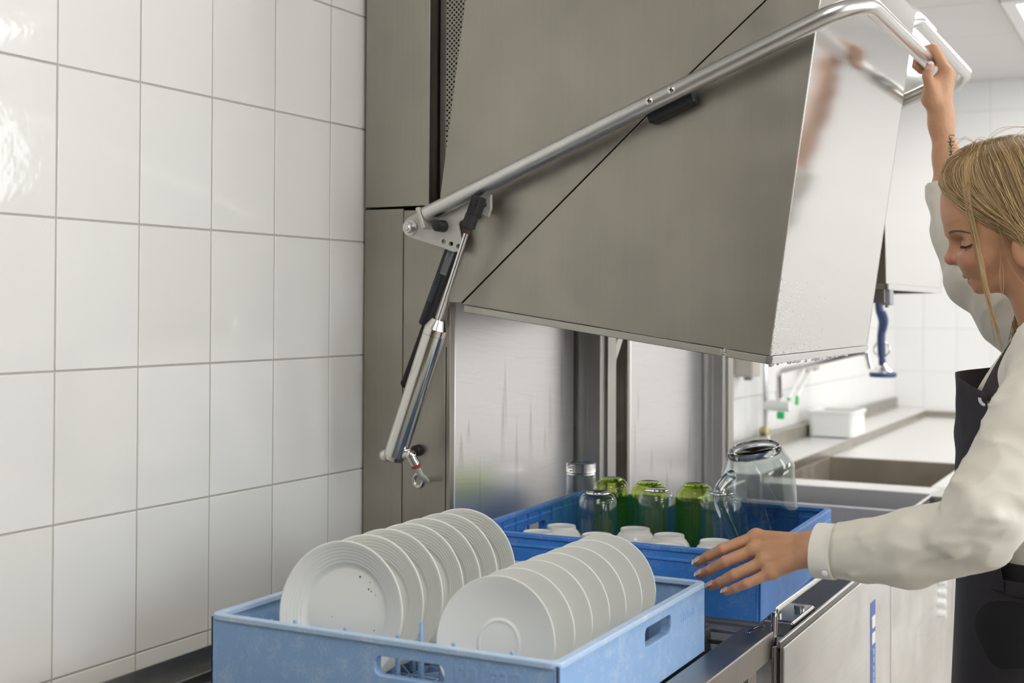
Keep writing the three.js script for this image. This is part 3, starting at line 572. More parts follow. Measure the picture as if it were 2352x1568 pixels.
// ------------------------------------------------------------------ glasses and cups, upside down in the blue crate
{
  const FL = .9155;
  // mouth down at y = 0: thin wall with rounded shoulder (outer and inner skin), and a thick foot on top
  const shape = (R, h, sh) => { const o = [[R, .0004], [R * 1.01, h * .5], [R, h - sh]]; for (let i = 1; i <= 9; i++) { const a = i / 9 * Math.PI / 2; o.push([R - R * .40 * (1 - Math.cos(a)), h - sh + sh * Math.sin(a)]); } return o; };
  const footOf = (r, H, base) => [[0, H - base], [r * .50, H - base + .0006], [r * .60, H - base + .002], [r * .63, H - .0034], [r * .59, H - .0006], [r * .55, H], [r * .46, H - .0014], [0, H - .0020]];
  const mk = (name, label, mat, H, r, th, base, x, z, group) => { const t = thing(name, label, 'glass', [x, FL, z], group); part(t, 'glass_wall', [lathe(shape(r, H - .003, .030), 48), lathe(shape(r - th, H - base - .001, .028), 48), (() => { const g = new THREE.TorusGeometry(r - th / 2, th / 2, 8, 40); g.rotateX(Math.PI / 2); g.translate(0, th / 2, 0); return g; })()], mat === M.greenGlass ? M.greenWall : M.clearWall); part(t, 'glass_foot', lathe(footOf(r, H, base), 48), mat); return t; };
  const gC = 'clear tumblers upside down in the blue crate', gG = 'green tumblers upside down in the blue crate';
  mk('clear_tumbler', 'clear round-shouldered tumbler upside down, leftmost of three', M.clearGlass, .124, .0355, .0018, .007, .392, -.19, gC);
  const c1 = mk('clear_tumbler', 'clear round-shouldered tumbler upside down, middle of three', M.clearGlass, .1245, .0355, .0018, .007, .472, -.275, gC);
  mk('clear_tumbler', 'clear round-shouldered tumbler upside down, beside the glass jug', M.clearGlass, .1295, .0365, .0018, .007, .598, -.262, gC);
  mk('green_tumbler', 'green glass tumbler upside down, leftmost of three', M.greenGlass, .127, .0355, .0024, .008, .351, -.348, gG);
  mk('green_tumbler', 'green glass tumbler upside down, middle of three', M.greenGlass, .126, .0355, .0024, .008, .431, -.343, gG);
  mk('green_tumbler', 'green glass tumbler upside down, rightmost of three', M.greenGlass, .126, .0355, .0024, .008, .518, -.356, gG);
  { // tall straight glass with a thick base
    const H = .152, t = thing('tall_glass', 'tall straight clear glass with a thick base, upside down behind the tumblers', 'glass', [.285, FL, -.352]);
    part(t, 'glass_wall', [lathe([[.0280, 0], [.0285, .001], [.0292, .06], [.0285, H - .022]], 48), lathe([[.0270, .001], [.0276, .06], [.0268, H - .024]], 48)], M.clearWall); part(t, 'glass_foot', lathe([[0, H - .023], [.0265, H - .0232], [.0285, H - .0215], [.0292, H - .019], [.0292, H - .0012], [.0275, H], [.012, H - .0025], [0, H - .003]], 48), M.clearGlass);
  }
  { // jug with a handle, tilted a little
    const t = thing('glass_jug', 'clear glass jug with a bent handle, upside down and tilted', 'jug', [.668, FL + .010, -.345]); t.quaternion.setFromEuler(new THREE.Euler(.24, 0, .10)).multiply(new THREE.Quaternion().setFromAxisAngle(V(0, 1, 0), 1.0)); t.scale.setScalar(1.09);
    const o = [[.0515, .001], [.0525, 0], [.0535, .001], [.0535, .04], [.055, .09], [.0585, .135], [.0600, .147], [.0590, .152], [.055, .160], [.046, .176], [.0425, .1825], [.0395, .1865], [.037, .1855], [.034, .183], [0, .181], [0, .1735], [.036, .1740], [.0445, .1715], [.0535, .158], [.0572, .1505], [.0579, .146], [.0566, .135], [.0531, .09], [.0516, .04], [.0515, .001]];
    part(t, 'jug_wall', [lathe(o.slice(1, 10), 64), lathe(o.slice(17, 24).reverse(), 64)], M.jugWall); part(t, 'jug_foot', [lathe([[.0300, .1745], [.040, .1750], [.0440, .1765], [.0440, .1805], [.0415, .1850], [.0385, .1868], [.0355, .1850], [.0330, .181], [.0300, .1745]], 64), lathe([[0, .1790], [.0325, .1800]], 48)], M.clearGlass); part(t, 'jug_lip', (() => { const g = new THREE.TorusGeometry(.0525, .0016, 10, 60); g.rotateX(Math.PI / 2); return g; })(), M.clearGlass);
    const hp = new THREE.CatmullRomCurve3([V(-.053, .156, 0), V(-.068, .151, 0), V(-.084, .139, 0), V(-.088, .122, 0), V(-.083, .098, 0), V(-.074, .066, 0), V(-.066, .040, 0), V(-.053, .018, 0)]);
    const hg = new THREE.TubeGeometry(hp, 40, .0088, 14, false); part(t, 'jug_handle', [hg, ball([-.0535, .158, 0], .0068), ball([-.054, .028, 0], .0068)], M.clearGlass);
  }
  // coffee cups upside down
  const cup = lathe([[.036, 0], [.0395, 0], [.0400, .012], [.0394, .028], [.0374, .042], [.0335, .0520], [.0290, .0580], [.0268, .0600], [.0262, .0615], [.0262, .0655], [.0252, .0665], [.0240, .0655], [.0235, .0605], [0, .060], [0, .056], [.024, .054], [.0305, .043], [.0350, .028], [.0368, .012], [.036, 0]], 44);
  const ear = () => { const g = new THREE.TorusGeometry(.013, .0034, 8, 18, Math.PI); g.rotateZ(-Math.PI / 2); g.translate(.0372, .03, 0); return g; };
  const proto = thing('coffee_cup', 'x', 'cup'); part(proto, 'cup_body', cup, M.cup); part(proto, 'cup_handle', ear(), M.cup);
  [['white cup upside down by the left wall of the blue crate', .335, -.062, 2.5], ['white cup upside down, behind the cup by the left crate wall', .345, -.136, 2.2], ['white cup upside down in front of the leftmost clear tumbler', .437, -.085, 4.4],
    ['small part-hidden white cup upside down, close to the near crate wall, left of centre', .500, -.040, 3.9], ['white cup upside down, tallest to see, left of the middle clear tumbler', .4715, -.172, 5.2], ['white cup upside down in front of the rightmost green tumbler', .546, -.142, .6],
    ['white cup upside down, only its foot ring showing over the near crate wall', .580, -.050, 5], ['white cup upside down behind the index finger', .634, -.126, 5.6]].forEach(([l, x, z, a], i) => {
    const t = i ? proto.clone() : proto; if (i) { t.name = numbered('coffee_cup'); scene.add(t); }
    tag(t, l, 'cup', 'white cups upside down in the blue crate'); t.position.set(x, FL, z); t.rotation.y = a;
  });
}
// ------------------------------------------------------------------ sink bench and what is round it
{
  const t = thing('sink_bench', 'long stainless sink bench along the white tiled wall behind the dishwashers', 'sink', [.42, 0, -2.9]);
  const L = (g) => { const q = Array.isArray(g) ? merge(g) : g; q.translate(-.42, 0, 2.9); return q; };
  const y = .872;
  part(t, 'ledge', L([box(.092, .262, .80, .898, -4.44, -1.64, .004), box(.262, .60, .862, .898, -4.44, -4.26, .004)]), M.sinkSteel);
  part(t, 'ledge_rim', L([box(.2615, .2665, .8725, .9000, -4.256, -1.645, .0015), box(.262, .60, .8725, .9, -4.2595, -4.255, .001)]), M.steel);
  part(t, 'upstand', L([box(.066, .094, .86, .945, -3.10, -1.64, .003), box(.089, .100, .89, .945, -4.44, -3.10, .003)]), M.steel);
  part(t, 'drainer', L([box(.262, .76, y - .004, y, -4.26, -2.423, .001), box(.702, .775, .80, y + .004, -4.26, -1.78, .003)]), M.sinkSteel);
  part(t, 'front_edge', L([box(.262, .79, .80, y + .004, -1.77, -1.64, .003), box(.765, .79, .80, y + .004, -4.26, -1.64, .003)]), M.sinkSteel);
  part(t, 'basin', L([box(.262, .70, .58, .60, -2.42, -1.77, .004), box(.262, .70, .60, y - .002, -2.4235, -2.42, 0), box(.262, .268, .60, y - .002, -2.42, -1.77, .001), box(.696, .702, .60, y - .002, -2.42, -1.77, .001), box(.262, .70, .60, y - .002, -1.775, -1.77, .001)]), M.basin);
  part(t, 'drain', L([rod([.48, .60, -2.1], [.48, .604, -2.1], .045, .042, 28)]), M.chrome);
  part(t, 'skirt', L([box(.76, .782, .25, .80, -4.4, -1.66, .003)]), M.frontPanel);
  for (const [x, z] of [[.14, -1.65], [.72, -1.65], [.14, -4.3], [.72, -4.3]]) part(t, 'leg', L([box(x - .02, x + .02, 0, .80, z - .02, z + .02, .003)]), M.steel);
}
{ // transfer rail between the farther machine and the sink: square tube, open end
  const t = thing('transfer_table', 'narrow stainless transfer table with an open square tube end, between machine and sink', 'table', [.5, 0, -1.5]);
  const L = (g) => { const q = Array.isArray(g) ? merge(g) : g; q.translate(-.5, 0, 1.5); return q; };
  part(t, 'table_top', L([box(.2, .76, .836, .840, -1.55, -1.53, .001)]), M.tank);
  const s = roundRect(.04, .028, .003); s.holes.push(roundRect(.034, .022, .002, 0, 0, THREE.Path)); const g = new THREE.ExtrudeGeometry(s, { depth: .18, bevelEnabled: false }); g.translate(.785, .892, -1.56);
  part(t, 'square_tube', L([mUV(g), box(.768, .802, .882, .902, -1.5, -1.45, 0)]), M.tube);
  for (const x of [.25, .74]) part(t, 'leg', L([box(x - .015, x + .015, 0, .836, -1.555, -1.527, .003)]), M.steel);
}
{ // pre-rinse tap: riser on the wall, swivel arm, hanging spray head
  const t = thing('rinse_tap', 'chrome wall riser tap with swivel spout and green lever above the sink', 'tap', [.08, .9, -2.29]);
  const L = (g) => { const q = Array.isArray(g) ? merge(g) : g; q.translate(-.08, -.9, 2.29); return q; };
  const X = .08, Z = -2.29;
  part(t, 'riser', L([rod([X, .94, Z], [X, 1.62, Z], .011), rod([X, 1.02, Z], [X, 1.08, Z], .0135)]), M.chrome);
  part(t, 'base_fitting', L([rod([X, .915, Z], [X, .945, Z], .017), rod([X - .01, .90, Z + .01], [X + .02, .925, Z], .014), ball([X - .012, .905, Z + .012], .017, [1, 1, 1], 12)]), M.chrome);
  part(t, 'brass_nut', L([ball([X, .958, Z], .021, [1, .9, 1], 12)]), M.brass);
  part(t, 'valve_body', L([rod([X, 1.045, Z], [X + .085, 1.045, Z], .018, .018), rod([X + .05, 1.06, Z], [X + .05, 1.09, Z], .012)]), M.whitePlastic);
  part(t, 'brass_nut', L([ball([X + .05, 1.083, Z], .014, [1, 1.2, 1], 12)]), M.brass);
  part(t, 'lever', L([box(X + .045, X + .07, 1.002, 1.026, Z + .005, Z + .017, .003)]), M.green);
  part(t, 'spout', L([sweep(bentPath([[X + .05, 1.07, Z], [X + .056, 1.162, Z + .03], [X + .324, 1.231, Z + .04], [X + .345, 1.229, Z + .04], [X + .357, 1.178, Z + .04]], [.030, .020, .014]), .0115, 16)]), M.chrome);
}
{
  const t = thing('spray_hose', 'dark blue spray hose hanging with a chrome ring and a blue-rimmed rinse head', 'rinse spray', [.50, 1.15, -2.2]);
  const L = (g) => { const q = Array.isArray(g) ? merge(g) : g; q.translate(-.50, -1.15, 2.2); return q; };
  const x = .487, z = -2.2;
  part(t, 'hose', L([tube([[.08, 1.61, -2.29], [.085, 1.74, -2.285], [.21, 1.84, -2.26], [.40, 1.80, -2.22], [x - .012, 1.66, z], [x - .012, 1.45, z], [x - .012, 1.37, z], [x - .002, 1.33, z], [x - .006, 1.28, z], [x - .004, 1.22, z]], .0125, 120, 12)]), M.hose);
  part(t, 'grip', L([tube([[x - .002, 1.36, z + .006], [x + .006, 1.335, z + .008], [x - .001, 1.30, z + .004]], .012, 20, 10)]), M.hose);
  part(t, 'hose_end', L([rod([x - .004, 1.225, z], [x - .002, 1.195, z], .009, .012)]), M.hose);
  const ring = new THREE.TorusGeometry(.0245, .003, 10, 32); ring.translate(x - .004, 1.242, z + .002); part(t, 'spring_ring', L([ring]), M.chrome);
  part(t, 'rinse_head', L([(() => { const g = lathe([[0, .03], [.01, .03], [.014, .02], [.03, .010], [.039, .002], [.039, -.006], [0, -.006]], 32); g.translate(x, 1.168, z); return g; })()]), M.chrome);
  part(t, 'rim', L([(() => { const g = lathe([[.036, .004], [.0415, .004], [.042, -.008], [.039, -.011], [0, -.011], [0, -.008], [.036, -.006], [.036, .004]], 32); g.translate(x, 1.166, z); return g; })()]), M.bluePlastic);
}
{
  const b = thing('storage_tub', 'white rectangular plastic tub standing on the sink ledge against the tiles', 'tub', [.182, .898, -2.88]);
  const s = roundRect(.165, .20, .02), i = roundRect(.155, .19, .017, 0, 0, THREE.Path); s.holes.push(i);
  const g = new THREE.ExtrudeGeometry(s, { depth: .088, bevelEnabled: false }); g.rotateX(-Math.PI / 2);
  const f = new THREE.ExtrudeGeometry(roundRect(.165, .20, .02), { depth: .004, bevelEnabled: false }); f.rotateX(-Math.PI / 2);
  part(b, 'tub_body', [g, f], M.whitePlastic);
  const r = roundRect(.176, .212, .024); r.holes.push(roundRect(.155, .19, .017, 0, 0, THREE.Path)); const rg = new THREE.ExtrudeGeometry(r, { depth: .008, bevelEnabled: true, bevelSize: .001, bevelThickness: .001, bevelSegments: 1 }); rg.rotateX(-Math.PI / 2); rg.translate(0, .088, 0); part(b, 'rim', rg, M.whitePlastic);
}
{
  const d = thing('soap_dispenser', 'small beige-grey dispenser box mounted on the white tiles left of the riser', 'dispenser', [.062, 1.15, -2.09]);
  part(d, 'body', box(-.012, .05, 0, .17, -.045, .045, .006), M.beigeBox); part(d, 'nozzle', box(.01, .035, -.012, 0, -.01, .01, .002), M.greyPlastic);
}
M.brushHead = M.beigeBox;
[[-2.58, 'nearer'], [-2.69, 'farther']].forEach(([z, w], i) => {
  const b = thing('wall_brush', `white long-handled brush with a green tip hanging on the tiles, ${w} of two`, 'brush', [.082, 1.03, z], 'brushes hanging on the wall');
  part(b, 'handle', rod([0, .02, 0], [.004, .118, -.20], .0045), M.whitePlastic); part(b, 'tip', rod([0, -.01, .005], [0, .022, 0], .007, .006), M.green);
  part(b, 'brush_head', [box(-.010, .016, .108, .126, -.27, -.195, .006), ball([.004, .122, -.235], .026, [.6, .7, 1], 14)], M.brushHead);
});
// ------------------------------------------------------------------ distance fields for the figure
const hyp = Math.hypot;
function smin(a, b, k) { const h = Math.max(k - Math.abs(a - b), 0) / k; return Math.min(a, b) - h * h * k * .25; }
function smax(a, b, k) { return -smin(-a, -b, k); }
function cap(x, y, z, a, b, ra, rb) {
  const bx = b[0] - a[0], by = b[1] - a[1], bz = b[2] - a[2], px = x - a[0], py = y - a[1], pz = z - a[2];
  const t = clamp((px * bx + py * by + pz * bz) / (bx * bx + by * by + bz * bz), 0, 1);
  return hyp(px - bx * t, py - by * t, pz - bz * t) - (ra + (rb - ra) * t);
}
function ell(x, y, z, c, r) { const a = (x - c[0]) / r[0], b = (y - c[1]) / r[1], d = (z - c[2]) / r[2]; const k0 = hyp(a, b, d), k1 = hyp(a / r[0], b / r[1], d / r[2]); return k1 < 1e-9 ? -Math.min(...r) : k0 * (k0 - 1) / k1; }
const sph = (x, y, z, c, r) => hyp(x - c[0], y - c[1], z - c[2]) - r;
// chain of bones [[x,y,z,r], ...]
function chain(list) { return (x, y, z) => { let d = 1e9; for (let i = 0; i < list.length - 1; i++) { const a = list[i], b = list[i + 1]; const e = cap(x, y, z, a, b, a[3], b[3]); d = d > 1e8 ? e : Math.min(d, e); } return d; }; }
// naive surface nets over a block-skipped grid
function surfaceNet(f, lo, hi, h, color) {
  const nx = Math.ceil((hi[0] - lo[0]) / h) + 1, ny = Math.ceil((hi[1] - lo[1]) / h) + 1, nz_ = Math.ceil((hi[2] - lo[2]) / h) + 1;
  const v = new Float32Array(nx * ny * nz_), Bk = 4, at = (i, j, k) => (k * ny + j) * nx + i;
  for (let K = 0; K < nz_; K += Bk) for (let J = 0; J < ny; J += Bk) for (let I = 0; I < nx; I += Bk) {
    const c = f(lo[0] + (I + 1.5) * h, lo[1] + (J + 1.5) * h, lo[2] + (K + 1.5) * h), far = Math.abs(c) > h * 6.5;
    for (let k = K; k < Math.min(K + Bk, nz_); k++) for (let j = J; j < Math.min(J + Bk, ny); j++) for (let i = I; i < Math.min(I + Bk, nx); i++) v[at(i, j, k)] = far ? c : f(lo[0] + i * h, lo[1] + j * h, lo[2] + k * h);
  }
  const id = new Int32Array(nx * ny * nz_).fill(-1), pos = [], nor = [], col = [], idx = [];
  for (let k = 0; k < nz_ - 1; k++) for (let j = 0; j < ny - 1; j++) for (let i = 0; i < nx - 1; i++) {
    let m = 0; for (let c = 0; c < 8; c++) if (v[at(i + (c & 1), j + (c >> 1 & 1), k + (c >> 2))] < 0) m |= 1 << c;
    if (m === 0 || m === 255) continue;
    let sx = 0, sy = 0, sz = 0, n = 0;
    for (let c = 0; c < 8; c++) for (let d = 0; d < 3; d++) { if (c >> d & 1) continue; const e = c | 1 << d; if ((m >> c & 1) === (m >> e & 1)) continue;
      const a = v[at(i + (c & 1), j + (c >> 1 & 1), k + (c >> 2))], b = v[at(i + (e & 1), j + (e >> 1 & 1), k + (e >> 2))], t = a / (a - b);
      sx += (c & 1) + (d === 0 ? t : 0); sy += (c >> 1 & 1) + (d === 1 ? t : 0); sz += (c >> 2) + (d === 2 ? t : 0); n++; }
    let x = lo[0] + (i + sx / n) * h, y = lo[1] + (j + sy / n) * h, z = lo[2] + (k + sz / n) * h; const e = h * .4;
    let gx = f(x + e, y, z) - f(x - e, y, z), gy = f(x, y + e, z) - f(x, y - e, z), gz = f(x, y, z + e) - f(x, y, z - e), gl = hyp(gx, gy, gz) || 1; gx /= gl; gy /= gl; gz /= gl;
    const d0 = clamp(f(x, y, z) / Math.max(gl / (2 * e), .3), -h * .6, h * .6); x -= gx * d0; y -= gy * d0; z -= gz * d0;
    id[at(i, j, k)] = pos.length / 3; pos.push(x, y, z); nor.push(gx, gy, gz); if (color) col.push(...color(x, y, z));
  }
  const st = [1, nx, nx * ny];
  for (let k = 1; k < nz_ - 1; k++) for (let j = 1; j < ny - 1; j++) for (let i = 1; i < nx - 1; i++) {
    const o = at(i, j, k), a = v[o] < 0;
    for (let d = 0; d < 3; d++) { if (a === v[o + st[d]] < 0) continue; const u = st[(d + 1) % 3], w = st[(d + 2) % 3]; const q = [id[o - u - w], id[o - w], id[o], id[o - u]]; if (q.some((t) => t < 0)) continue;
      a ? idx.push(q[0], q[1], q[2], q[0], q[2], q[3]) : idx.push(q[0], q[2], q[1], q[0], q[3], q[2]); }
  }
  const g = new THREE.BufferGeometry(); g.setAttribute('position', new THREE.Float32BufferAttribute(pos, 3)); g.setAttribute('normal', new THREE.Float32BufferAttribute(nor, 3));
  if (color) g.setAttribute('color', new THREE.Float32BufferAttribute(col, 3)); g.setIndex(idx); return g;
}
function weldMerge(list) { // indexed merge
  for (const g of list) { if (!g.attributes.uv) { const p = g.attributes.position, u = new Float32Array(p.count * 2); for (let i = 0; i < p.count; i++) { u[2 * i] = p.getX(i) + p.getZ(i); u[2 * i + 1] = p.getY(i); } g.setAttribute('uv', new THREE.BufferAttribute(u, 2)); } }
  return mergeGeometries(list);
}
// ------------------------------------------------------------------ head
const ZS = -.17;
const FACE = [[.9935, 1.545], [.9937, 1.516], [.9972, 1.499], [1.0022, 1.4895], [1.0068, 1.4815], [1.0105, 1.470], [1.0135, 1.457], [1.0155, 1.446], [1.0163, 1.4388], [1.0208, 1.4285], [1.0255, 1.4215], [1.0295, 1.4188], [1.0335, 1.4172], [1.0315, 1.4125], [1.0330, 1.4075], [1.0352, 1.4025], [1.0388, 1.3965], [1.0445, 1.3932], [1.058, 1.3938], [1.080, 1.3968], [1.096, 1.4015], [1.118, 1.416], [1.138, 1.445], [1.150, 1.49], [1.145, 1.55], [1.12, 1.59], [1.07, 1.605], [1.02, 1.588], [1.0, 1.57]];
const FG = { x0: .96, y0: 1.36, h: .001, nx: 230, ny: 280 }; FG.v = new Float32Array(FG.nx * FG.ny);
for (let j = 0; j < FG.ny; j++) for (let i = 0; i < FG.nx; i++) {
  const x = FG.x0 + i * FG.h, y = FG.y0 + j * FG.h; let d = 1e9, ins = false;
  for (let k = 0, m = FACE.length - 1; k < FACE.length; m = k++) { const a = FACE[k], b = FACE[m], ex = b[0] - a[0], ey = b[1] - a[1], wx = x - a[0], wy = y - a[1], t = clamp((wx * ex + wy * ey) / (ex * ex + ey * ey), 0, 1); d = Math.min(d, hyp(wx - ex * t, wy - ey * t)); if ((a[1] > y) !== (b[1] > y) && x < (b[0] - a[0]) * (y - a[1]) / (b[1] - a[1]) + a[0]) ins = !ins; }
  FG.v[j * FG.nx + i] = ins ? d : -d;
}
function faceIn(x, y) { const u = clamp((x - FG.x0) / FG.h, 0, FG.nx - 1.001), w = clamp((y - FG.y0) / FG.h, 0, FG.ny - 1.001), i = u | 0, j = w | 0, a = u - i, b = w - j, o = j * FG.nx + i; return lerp(lerp(FG.v[o], FG.v[o + 1], a), lerp(FG.v[o + FG.nx], FG.v[o + FG.nx + 1], a), b); }
const table = (t, xs) => { for (let i = 1; i < xs.length; i++) if (t <= xs[i][0]) { const q = clamp((t - xs[i - 1][0]) / (xs[i][0] - xs[i - 1][0]), 0, 1), s = q * q * (3 - 2 * q); return lerp(xs[i - 1][1], xs[i][1], s); } return xs[xs.length - 1][1]; };
function headField(x, y, Z) {
  const z = Math.abs(Z - ZS), far = hyp(x - 1.09, y - 1.5, z) - .2; if (far > .05) return far;
  const v = ((x - 1.0445) * -.341 + (y - 1.393) * .940) / .159;
  const w = table(v, [[-.1, .030], [.08, .032], [.3, .047], [.52, .0605], [.72, .0665], [1, .064], [1.3, .06]]), R = table(v, [[0, .030], [.25, .042], [.5, .055], [.75, .058], [1, .062]]);
  const d2 = faceIn(x, y), q = (R - d2) / R;
  let f = d2 >= R ? z - w : (hyp(z / w, q) - 1) * Math.min(w, R) * .92; if (d2 < -.03) f = Math.max(f, -d2);
  f = smin(f, ell(x, y, z, [1.093, 1.536, 0], [.100, .095, .074]), .02);
  f = smin(f, sph(x, y, z, [1.047, 1.449, .036], .020), .03);                              // cheek
  f = smin(f, cap(x, y, z, [1.005, 1.4885, .006], [1.032, 1.490, .046], .006, .006), .014); // brow ridge
  f = smax(f, -ell(x, y, z, [1.0190, 1.4705, .037], [.0165, .0106, .0180]), .012);         // eye socket
  f = smin(f, sph(x, y, z, [1.0375, 1.4696, .0335], .0133), .0035);                         // lid over the eyeball
  f = smin(f, cap(x, y, z, [1.0115, 1.480, 0], [1.0028, 1.4510, 0], .0062, .0084), .007);   // nose
  f = smin(f, sph(x, y, z, [1.0030, 1.4487, 0], .0088), .004);
  f = smin(f, cap(x, y, z, [1.012, 1.474, .003], [1.0165, 1.4500, .0085], .006, .007), .008);
  f = smin(f, ell(x, y, z, [1.0190, 1.4475, .0118], [.0092, .0075, .0068]), .005);
  f = smin(f, cap(x, y, z, [1.003, 1.4460, 0], [1.0165, 1.4425, 0], .0055, .005), .004);
  f = smax(f, -ell(x, y, z, [1.0120, 1.4395, .0070], [.0052, .0035, .0030]), .003);         // nostril
  f = smax(f, -cap(x, y, z, [1.0275, 1.4485, .019], [1.040, 1.428, .031], .0012, .0012), .007); // fold beside the mouth
  f = smin(f, cap(x, y, z, [1.0255, 1.4222, 0], [1.0420, 1.4235, .0205], .0042, .002), .005);
  f = smin(f, cap(x, y, z, [1.0345, 1.4130, 0], [1.0425, 1.4180, .0185], .0050, .002), .006);
  f = smax(f, -cap(x, y, z, [1.0270, 1.4178, 0], [1.0445, 1.4208, .0235], .0009, .0007), .0022);
  f = smin(f, ell(x, y, z, [1.118, 1.462, .070], [.017, .030, .010]), .008);                // ear
  f = smin(f, cap(x, y, z, [1.118, 1.452, 0], [1.168, 1.325, 0], .046, .056), .02);         // neck
  return f;
}
const SKIN = [.53, .275, .15];
function tone(c, r, k) { return [lerp(c[0], r[0], k), lerp(c[1], r[1], k), lerp(c[2], r[2], k)]; }
function headColor(x, y, Z) {
  const z = Math.abs(Z - ZS); let c = tone(SKIN, [.50, .25, .15], .3 * nz(x * 60, y * 60, z * 60) * .5 + .1);
  c = tone(c, [.58, .235, .165], .7 * smooth(.03, .008, hyp(x - 1.004, y - 1.449, z * .8)) + .45 * smooth(.030, .008, hyp(x - 1.045, y - 1.448, z - .045)));
  const up = cap(x, y, z, [1.0255, 1.4215, 0], [1.0425, 1.4222, .021], .0042, .0012), dn = cap(x, y, z, [1.0335, 1.4130, 0], [1.0430, 1.4180, .019], .0056, .0015);
  c = tone(c, [.42, .15, .13], .8 * smooth(.0018, -.0004, Math.min(up, dn)));
  return tone(c, [.36, .20, .14], .35 * smooth(.006, 0, Math.abs(hyp(x - 1.0375, y - 1.4696, z - .0335) - .0133)) * smooth(1.482, 1.472, y));
}
// depth of the head's camera-side skin at a place in the profile plane
function skinZ(x, y, off = 0) { let z = ZS + .11; for (let i = 0; i < 60; i++) { const d = headField(x, y, z); if (d < .0003) break; z -= Math.max(d * .7, .0004); if (z < ZS) break; } return z + off; }
// ------------------------------------------------------------------ hands and arms
const LH = {
  f: [[[.7727, 1.0351, .1000, 0.0103], [.7270, 1.0161, .1180, 0.0083], [.7039, 1.0029, .1140, 0.0074], [.6846, .9902, .1070, 0.0063]],
    [[.7762, 1.0193, .1180, 0.0105], [.7356, 1.0008, .1300, 0.0085], [.7097, .9851, .1210, 0.0075], [.6898, .9731, .1110, 0.0064]],
    [[.7946, 1.0064, .1320, 0.0103], [.7526, .9856, .1410, 0.0083], [.7277, .9702, .1310, 0.0074], [.7098, .9601, .1210, 0.0063]],
    [[.8090, .9945, .1425, .0091], [.7739, .9766, .1500, .0072], [.7552, .9666, .1430, .0065], [.7364, .9572, .1335, .0055]]],
  c: [[.858, 1.0390, .1240, .0115], [.860, 1.0340, .1310, .0120], [.862, 1.0280, .1390, .0120], [.863, 1.0220, .1460, .0110]],
};
const RH = {
  f: [[-.437, 0], [-.457, .002], [-.4765, .0005], [-.494, -.0035]].map(([z, q], i) => { const s = i === 3 ? .9 : 1, R = .0220, P = (a, rr_, zz) => [.921 + Math.cos(a) * rr_, 1.815 + Math.sin(a) * rr_, zz]; return [[.9540 + q, 1.7925 - i * .0015, z, .0096 * s], [...P(1.08, .0235, z - .001), .0084 * s], [...P(2.25, R, z - .002), .0076 * s], [...P(3.55, R, z - .003), .0064 * s]]; }),
  c: [[.9440, 1.722, -.4440, .0120], [.9450, 1.720, -.4530, .0120], [.9440, 1.719, -.4620, .0120], [.9430, 1.719, -.4700, .0110]],
};
function handField(H, extra) {
  return (x, y, z) => {
    let d = 1e9, p = 1e9;
    for (let i = 0; i < 4; i++) { const q = H.f[i]; let e = cap(x, y, z, q[0], q[1], q[0][3] * .94, q[1][3] * .95); e = smin(e, cap(x, y, z, q[1], q[2], q[1][3], q[2][3] * .96), .002); e = smin(e, cap(x, y, z, q[2], q[3], q[2][3], q[3][3]), .002); d = i ? smin(d, e, .0022) : e;
      const m = cap(x, y, z, q[0], H.c[i], q[0][3] * 1.02, H.c[i][3]); p = i ? smin(p, m, .011) : m; }
    return extra(x, y, z, d, p);
  };
}
const leftHand = handField(LH, (x, y, z, d, p) => {
  let f = smin(d, p, .007); const n = [-.15, .565, .678];
  for (let i = 0; i < 4; i++) { const q = LH.f[i]; f = smin(f, sph(x, y, z, [q[0][0] + n[0] * .0035, q[0][1] + n[1] * .0035, q[0][2] + n[2] * .0035], q[0][3] * .86), .007);
    f = smin(f, cap(x, y, z, [q[0][0] + n[0] * .007, q[0][1] + n[1] * .007, q[0][2] + n[2] * .007], [LH.c[i][0] + n[0] * .009, LH.c[i][1] + n[1] * .009, LH.c[i][2] + n[2] * .009], .0034, .0026), .006); }
  f = smin(f, cap(x, y, z, [.790, 1.004, .107], [.856, 1.021, .124], .009, .012), .014);
  let t = cap(x, y, z, [.852, 1.019, .116], [.820, 1.002, .0985], .0125, .0105); t = smin(t, cap(x, y, z, [.820, 1.002, .0985], [.797, .993, .0925], .0102, .0085), .003); t = smin(t, cap(x, y, z, [.797, .993, .0925], [.780, .987, .0905], .0085, .0068), .003);
  f = smin(f, t, .009);
  f = smin(f, smin(cap(x, y, z, [.864, 1.0370, .1290], [.93, 1.042, .137], .0165, .021), cap(x, y, z, [.866, 1.0250, .1430], [.93, 1.030, .151], .0155, .021), .012), .016);
  return f + .0004 * nz(x * 160, y * 160, z * 160);
});
const leftArm = (x, y, z) => cap(x, y, z, [.90, 1.033, .142], [1.093, 1.088, .168], .024, .036);
